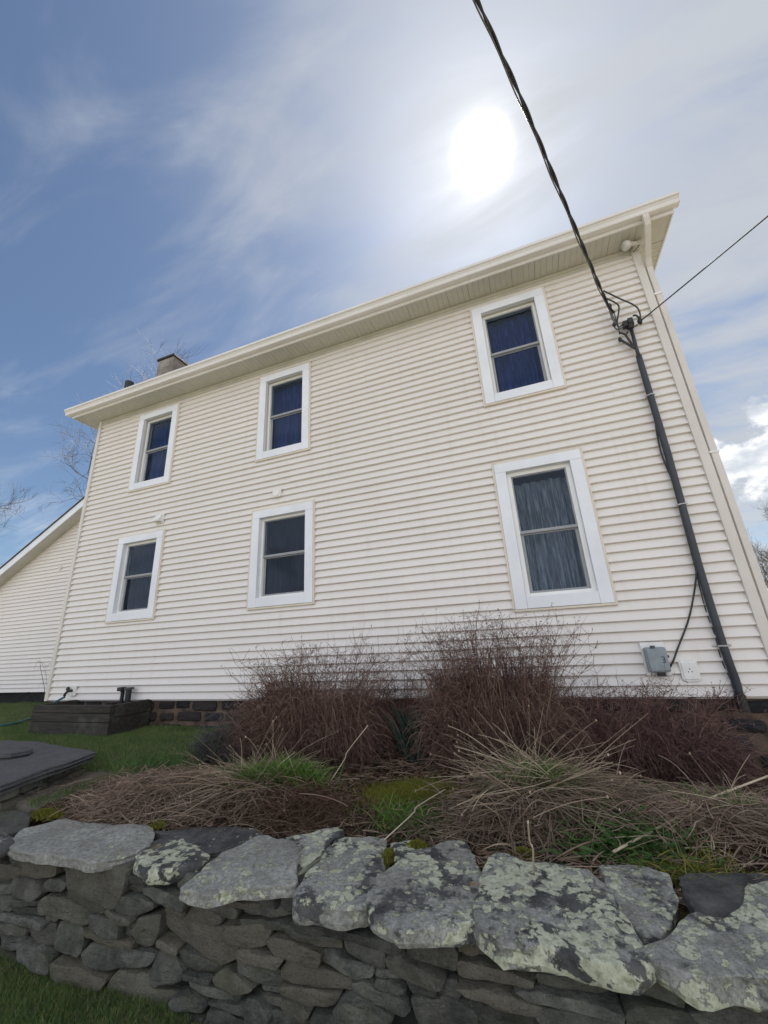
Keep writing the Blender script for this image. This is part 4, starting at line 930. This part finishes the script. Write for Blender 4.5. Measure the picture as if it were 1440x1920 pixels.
shrub('bare_shrub', 'thin connecting spray of bare twigs between the two large shrubs', (6.55, -.45), .45, .25, .72, 700, M['twig_dark'], 50)
shrub('small_grey_shrub', 'small grey twiggy bush at the left foot of the large shrub', (4.62, -1.0), .30, .26, .36, 1200, M['twig_grey'], 10)
shrub('bare_shrub', 'sparse young twigs against the siding right of the tall shrub', (8.35, -.22), .55, .12, .62, 160, M['twig_dark'], 34)
shrub('bare_sapling', 'thin bare saplings growing by the left house corner', (-.55, .4), .35, .15, 1.35, 14, M['twig_grey'], 9)

def blade_clump(name, label, cat, base, n, length, spread, mat, w0=.004, up=1.0, m=6, curl=.4, ext=(.1, .1), parent=None, partname=None):
    gx, gy_ = base; root_z = float(gz(gx, gy_))
    a_ = np.stack([RNG.normal(0, ext[0], n), RNG.normal(0, ext[1], n), np.zeros(n)], 1)
    a_[:, 2] = gz(gx+a_[:, 0], gy_+a_[:, 1])-root_z-.01
    az = RNG.uniform(0, 2*np.pi, n); ln = length*RNG.uniform(.5, 1.1, n); sp_ = spread*RNG.uniform(.3, 1.1, n)
    dirv = np.stack([np.cos(az)*sp_, np.sin(az)*sp_, up*np.ones(n)], 1); dirv /= np.linalg.norm(dirv, axis=1, keepdims=True)
    b_ = a_+dirv*ln[:, None]*.6; c_ = a_+dirv*ln[:, None]+np.stack([np.cos(az)*curl*ln, np.sin(az)*curl*ln, -curl*ln*RNG.uniform(.2, 1.2, n)], 1)
    P = quad_path(a_, b_, c_, m)+wob(n, m, .003)
    P[:, 1:, 2] = np.maximum(P[:, 1:, 2], gz(gx+P[:, 1:, 0], gy_+P[:, 1:, 1])-root_z+.004)
    Wd = w0*(1-np.linspace(0, 1, m)**2*.92)[None, :]*RNG.uniform(.6, 1.3, (n, 1))
    me_ = np_mesh(partname or name, *ribbons(P, Wd))
    if parent is not None: return link(partname, me_, mat, parent)
    o = link(name, me_, mat); o.location = (gx, gy_, root_z); return tag(o, label, cat)
def stalks(n, length, spread, zup, base, mat, parent, r0=.0024, ext=.12, az0=0, az1=2*np.pi, name='stalks'):
    gx, gy_ = base; rz_ = float(gz(gx, gy_)); m = 8
    a_ = np.stack([RNG.normal(0, ext, n), RNG.normal(0, ext*.8, n), np.full(n, .02)], 1)
    az = RNG.uniform(az0, az1, n); ln = length*RNG.uniform(.45, 1.15, n)
    el = np.clip(RNG.normal(zup, .28, n), -.02, 1.3)
    dv = np.stack([np.cos(az)*np.cos(el), np.sin(az)*np.cos(el), np.sin(el)], 1)
    c_ = a_+dv*ln[:, None]; b_ = (a_+c_)/2+np.stack([np.zeros(n), np.zeros(n), RNG.uniform(-.02, .10, n)], 1)
    P = quad_path(a_, b_, c_, m)+wob(n, m, .004)
    P[..., 2] = np.maximum(P[..., 2], gz(gx+P[..., 0], gy_+P[..., 1])-rz_+.006)
    R = np.linspace(1, .6, m)[None, :]*r0*RNG.uniform(.6, 1.25, (n, 1))
    vf = [strands(P, R, 4)]
    k = n//4; e = P[:k, -1]; vf.append(strands(np.stack([e-[0, 0, .008], e, e+[0, 0, .008]], 1), np.tile([.002, .007, .002], (k, 1)), 4))
    return link(name, np_mesh(name, *merge(*vf)), mat, parent)
def perennial(label, base, s_, nst, green):
    root = empty('dead_perennial', (base[0], base[1], float(gz(*base)))); tag(root, label, 'dead plant')
    stalks(nst, .54*s_, 1, .26, base, M['straw'], root, ext=.13*s_)
    stalks(nst//2, .5*s_, 1, .10, base, M['vine'], root, r0=.0026, ext=.2*s_)
    blade_clump('', '', '', base, int(1000*s_), .30*s_, 1.3, M['deadleaf'], .0042, .55, 7, .55, (.19*s_, .15*s_), root, 'dead_leaves')
    blade_clump('', '', '', base, int(520*green), .21, .6, M['tuft'], .0036, 1.0, 5, .3, (.13*s_, .07*s_), root, 'green_blades')
    return root
perennial('dead perennial clump with pale fallen stalks, left one in the bed', (5.62, -1.85), .95, 120, 1.6)
perennial('dead perennial clump with pale fanned stalks, larger one on the right', (7.72, -1.66), 1.15, 140, 1.6)
perennial('flattened brown dead clump at the right edge of the bed', (8.75, -1.65), .8, 22, .2)
# tangle of vines at the left
def tangle(label, base, n, ex_, ey_, h, mat, name='vine_tangle', r=.0022, ln=.35):
    gx, gy_ = base; rz_ = float(gz(gx, gy_)); m = 12
    a_ = np.stack([RNG.normal(0, ex_, n), RNG.normal(0, ey_, n), np.zeros(n)], 1)
    hgt = h*np.exp(-(a_[:, 0]/ex_/1.6)**2-(a_[:, 1]/ey_/1.6)**2); a_[:, 2] = gz(gx+a_[:, 0], gy_+a_[:, 1])-rz_+hgt*RNG.uniform(.0, 1, n)
    az = RNG.uniform(0, 2*np.pi, n); L2 = ln*RNG.uniform(.4, 1.2, n)
    dv = np.stack([np.cos(az), np.sin(az), RNG.normal(0, .22, n)], 1)*L2[:, None]
    P = quad_path(a_-dv/2, a_+np.array([0, 0, 1])*RNG.uniform(0, .08, (n, 1))+RNG.normal(0, .05, (n, 3))*[1, 1, .4], a_+dv/2, m)+wob(n, m, .009)
    P[..., 2] = np.maximum(P[..., 2], gz(gx+P[..., 0], gy_+P[..., 1])-rz_+.004)
    R = np.full((n, m), r)*RNG.uniform(.5, 1.3, (n, 1))
    o = link(name, np_mesh(name, *strands(P, R)), mat); o.location = (gx, gy_, rz_); return tag(o, label, 'dead plant')
tangle('brown tangle of dead vines spilling over the wall at the left', (4.85, -2.13), 1700, .30, .17, .13, M['vine'])
tangle('brown matted stems lying behind the middle capstones', (6.15, -2.0), 800, .20, .11, .06, M['litter'], 'matted_stems', .002, .28)
tangle('dry brown matted stems along the right capstones', (8.6, -1.75), 900, .36, .20, .05, M['vine'], 'matted_stems', .002, .4)
tangle('grey brown matted stalks below the large dead clump', (7.45, -2.0), 700, .28, .11, .05, M['deadleaf'], 'matted_stems', .0022, .32)
# single canes
for a_, b_, c_, r_, lab in ((onZ(1150, 1597, -.40), None, onY(1440, 1455, -1.15), .0065, 'long pale cane leaning out of the bed at the right edge'),
                            (onZ(1000, 1640, -.42), None, onZ(990, 1540, -.1), .004, 'short pale stalk standing behind the capstones'),
                            (onZ(610, 1480, -.38), None, onY(690, 1360, -1.5), .003, 'thin pale stalk leaning right from the left clump'),
                            (onZ(720, 1575, -.40), None, onY(835, 1480, -1.75), .0035, 'brown stick lying over the mossy patch')):
    a_, c_ = Vector(a_), Vector(c_); mid = (a_+c_)/2+Vector((0, 0, .03)); 
    o = MB().tube([p-a_ for p in catmull([a_, a_*.6+c_*.4+Vector((.01, 0, .02)), mid, c_], 5)], r_, 6).build('dry_cane', M['straw'], smooth=True); o.location = a_; tag(o, lab, 'dry cane')
# green tufts, moss, weeds, blue green blades
blade_clump('grass_tuft', 'bright green grass tuft in the left dead clump', 'grass tuft', (5.95, -1.80), 700, .22, .6, M['tuft'], .004, 1, 5, .3, (.12, .07))
blade_clump('grass_tuft', 'small green tuft on the mossy patch behind the middle capstones', 'grass tuft', (6.88, -2.02), 420, .14, .8, M['tuft'], .003, 1, 5, .3, (.10, .06))
blade_clump('grass_tuft', 'green grassy fringe where the bed meets the lawn at the left', 'grass tuft', (4.35, -1.55), 420, .15, .7, M['weed'], .0035, 1, 5, .3, (.20, .12))
blade_clump('grass_tuft', 'dry yellow green tuft between the right capstones', 'grass tuft', (8.38, -2.22), 480, .13, .9, M['moss'], .0025, 1, 5, .4, (.11, .07))
blade_clump('weed_patch', 'leafy green weeds behind the right capstones', 'weeds', (8.12, -2.05), 800, .13, 1.1, M['weed'], .010, .8, 4, .4, (.17, .09))
blade_clump('weed_patch', 'low green weeds right of the dead clump', 'weeds', (8.6, -1.35), 420, .12, 1.2, M['weed'], .008, .8, 4, .4, (.22, .12))
blade_clump('weed_patch', 'low green weeds at the edge of the mossy patch', 'weeds', (7.05, -1.95), 500, .10, 1.2, M['weed'], .007, .8, 4, .4, (.13, .09))
blade_clump('blue_green_plant', 'dark blue green bladed plant in the gap between the shrubs', 'plant', (6.68, -.78), 170, .50, .5, M['yucca'], .012, 1, 6, .12, (.07, .06))
def moss(label, c_, rx, ry, h, n):
    gx, gy_ = c_[0], c_[1]; rz_ = c_[2]
    a_ = np.stack([RNG.normal(0, rx*.5, n), RNG.normal(0, ry*.5, n)], 1)
    zz = (gz(gx+a_[:, 0], gy_+a_[:, 1])-rz_ if c_[3] else np.zeros(n))+h*np.exp(-(a_[:, 0]/rx)**2-(a_[:, 1]/ry)**2)
    P0 = np.stack([a_[:, 0], a_[:, 1], zz-.012], 1); tip = P0+np.stack([RNG.normal(0, .006, n), RNG.normal(0, .006, n), RNG.uniform(.012, .024, n)], 1)
    o = link('moss_cushion', np_mesh('moss_cushion', *ribbons(np.stack([P0, (P0+tip)/2, tip], 1), np.tile([.004, .0035, .001], (n, 1)))), M['moss']); o.location = (gx, gy_, rz_); return tag(o, label, 'moss')
q = onZ(85, 1528, -.42); moss('bright yellow green moss cushion at the left end of the wall top', (q[0], q[1], -.42, 0), .10, .05, .03, 2600)
q = onZ(295, 1548, -.43); moss('small mossy cushion between the first two capstones', (q[0], q[1], -.435, 0), .04, .05, .03, 1100)
q = onZ(725, 1605, -.43); moss('rusty moss in the joint between the middle capstones', (q[0], q[1], -.44, 0), .025, .07, .02, 1100)
q = onZ(783, 1587, -.43); moss('small moss cushion behind the middle capstone', (q[0], q[1], -.435, 0), .05, .03, .025, 900)
q = (6.80, -1.62); moss('broad yellow green moss patch on the bed in the middle', (q[0], q[1], float(gz(*q)), 1), .36, .30, .035, 11000)
q = onZ(980, 1597, -.43); moss('moss beside the large right capstone', (q[0], q[1], -.44, 0), .05, .03, .02, 700)
# leaf litter over the bed
n = 9000; lx = RNG.uniform(4.3, 9.6, n); ly = RNG.uniform(-2.45, -.05, n)
keep = bedmask(lx, ly) > .5; lx, ly = lx[keep], ly[keep]; n = len(lx); az = RNG.uniform(0, 2*np.pi, n); ln = RNG.uniform(.012, .035, n)
P0 = np.stack([lx-np.cos(az)*ln, ly-np.sin(az)*ln, gz(lx, ly)+RNG.uniform(.003, .02, n)], 1); P2 = np.stack([lx+np.cos(az)*ln, ly+np.sin(az)*ln, gz(lx, ly)+RNG.uniform(.003, .02, n)], 1)
o = link('leaf_litter', np_mesh('leaf_litter', *ribbons(np.stack([P0, (P0+P2)/2+[0, 0, .004], P2], 1), np.stack([np.full(n, .002), ln*.45, np.full(n, .001)], 1))), M['litter'])
tag(o, 'brown leaf litter spread over the garden bed', 'leaf litter', kind='stuff')
# dead grass mat
n = 3600; lx = RNG.uniform(4.4, 9.6, n); ly = -2.45+2.0*RNG.uniform(0, 1, n)**1.5
keep = (bedmask(lx, ly) > .5) & (((lx-6.82)/.42)**2+((ly+1.66)/.4)**2 > RNG.uniform(.5, 1.3, n)) & (((lx-8.12)/.3)**2+((ly+2.05)/.16)**2 > 1); lx, ly = lx[keep], ly[keep]; n = len(lx); az = RNG.normal(.2, .9, n); ln = RNG.uniform(.05, .16, n)
c_ = np.stack([lx, ly, gz(lx, ly)+RNG.uniform(.006, .035, n)], 1); dv = np.stack([np.cos(az)*ln, np.sin(az)*ln*.7, RNG.normal(0, .01, n)], 1)
P = quad_path(c_-dv, c_+[0, 0, .02], c_+dv, 6)+wob(n, 6, .004); P[..., 2] = np.maximum(P[..., 2], gz(P[..., 0], P[..., 1])+.003)
o = link('dead_grass', np_mesh('dead_grass', *ribbons(P, np.full((n, 6), .0022)*RNG.uniform(.5, 1.5, (n, 1)))), M['deadleaf']); tag(o, 'dead grass blades matted over the garden bed', 'dead grass', kind='stuff')
# lawn blades
def lawn(name, label, x0, x1, y0, y1, n, hgt, reject=None):
    lx = RNG.uniform(x0, x1, n); ly = RNG.uniform(y0, y1, n)
    keep = bedmask(lx, ly) < .45+RNG.normal(0, .12, n)
    if reject is not None: keep &= ~reject(lx, ly)
    lx, ly = lx[keep], ly[keep]; n = len(lx); z = gz(lx, ly)-.004
    h = hgt*RNG.uniform(.5, 1.2, n); az = RNG.uniform(0, 2*np.pi, n); le = h*RNG.uniform(.2, .8, n)
    a_ = np.stack([lx, ly, z], 1); c_ = a_+np.stack([np.cos(az)*le, np.sin(az)*le, h], 1); b_ = a_+np.stack([np.cos(az)*le*.25, np.sin(az)*le*.25, h*.65], 1)
    o = link(name, np_mesh(name, *ribbons(np.stack([a_, c_], 1), np.stack([np.full(n, .0024), np.full(n, .0004)], 1))), M['grass']); return tag(o, label, 'grass', kind='stuff')
inpier = lambda x, y: ((x > 2.0) & (x < 4.05) & (y < -1.80) & (y > -2.9)) | ((x > .66) & (x < 2.33) & (y > -.64))
lawn('lawn_grass', 'short green lawn between the house and the stone pier', -1.6, 4.9, -2.5, .02, 130000, .045, inpier)
lawn('lawn_grass', 'lawn running past the left house corner towards the wing', -5.5, -.05, .02, 2.2, 32000, .05)
lawn('lawn_grass', 'rougher green lawn at the foot of the stone wall, lower left', 3.6, 6.6, -3.9, -2.80, 70000, .034)

# ------------------------------------------------------------------ bare trees
def bare_tree(label, base, height, trunk_r, seedt, levels=5, spread=.55, lean=(0, 0), fine=1.0, crown0=.3, group=None):
    rt = random.Random(seedt); root = empty('bare_tree', base); tag(root, label, 'tree', group)
    trunk, limbs, tw = MB(), MB(), []
    def grow(p, d, L_, r, lev, dest):
        n = 5; pts = [p.copy()]; cur = p.copy(); dd = d.copy()
        for k in range(n):
            dd = (dd+Vector((rt.gauss(0, .10), rt.gauss(0, .10), rt.gauss(.03, .07)))).normalized(); cur = cur+dd*L_/n; pts.append(cur.copy())
        rr_ = [r*(1-.5*k/n) for k in range(n+1)]
        if lev < 2: dest.tube(pts, rr_, 7 if lev == 0 else 5, cap=False)
        else: tw.append((pts, rr_))
        if lev >= levels: return
        kids = rt.randint(3, 4) if lev == 0 else rt.randint(3, 5)
        for c in range(kids):
            t = rt.uniform(crown0, 1.0) if lev == 0 else rt.uniform(.25, 1.0)
            if c == 0: t = 1.0
            k = min(int(t*n), n-1); q = pts[k].lerp(pts[k+1], t*n-k) if t < 1 else pts[-1]
            a_ = rt.uniform(0, 2*math.pi); side = dd.cross(Vector((math.cos(a_), math.sin(a_), .3))).normalized()
            nd = (dd*(1-spread*.5)+side*spread*rt.uniform(.7, 1.4)+Vector((0, 0, .10))).normalized()
            grow(q, nd, L_*rt.uniform(.55, .78), max(.006*fine, r*rt.uniform(.42, .60)), lev+1, limbs)
    grow(Vector((0, 0, -.3)), Vector((lean[0], lean[1], 1)).normalized(), height*.42, trunk_r, 0, trunk)
    trunk.build('trunk', M['bark'], root, smooth=True); limbs.build('limbs', M['bark'], root, smooth=True)
    P = np.array([[tuple(q) for q in p] for p, _ in tw]); R = np.array([r for _, r in tw])
    link('crown', np_mesh('crown', *strands(P, R)), M['bark'], root)
    return root
GZ = lambda x, y: float(gz(x, y))
def on(u, v, y): p = onY(u, v, y); return (p[0], y, GZ(p[0], y))
bare_tree('tall bare tree behind the roof at the left end of the house', (-16.4, 12.0, GZ(-16.4, 12)), 20.0, .30, 4, 6, .56, fine=1.1, crown0=.8)
bare_tree('bare spreading tree at the left edge beyond the wing', (-24.6, 6.0, GZ(-24.6, 6)), 11.5, .22, 8, 6, .62, (.10, 0), 1.1)
bare_tree('lower dense bare tree behind the wing roof at the left edge', (-24.5, 8.0, GZ(-24.5, 8)), 7.2, .14, 12, 5, .7, (0, 0), 1.4)
bare_tree('bare tree beyond the right corner of the house', (20.6, 21.0, GZ(20.6, 21)), 7.8, .14, 23, 6, .6, (-.05, 0), 1.0)

# alike things share a group phrase
GROUPS = {'bare_shrub': 'bare shrubs along the house wall', 'bare_tree': 'bare trees beyond the house', 'cover_plate': 'cover plates on the siding', 'dead_perennial': 'dead perennial clumps in the bed',
          'grass_tuft': 'green tufts in the bed', 'weed_patch': 'weeds in the bed', 'moss_cushion': 'moss cushions on the wall top and bed', 'dry_cane': 'dry canes in the bed', 'matted_stems': 'matted stems in the bed'}
for o in scene.objects:
    if o.parent is None and o.name.split('.')[0] in GROUPS: o['group'] = GROUPS[o.name.split('.')[0]]
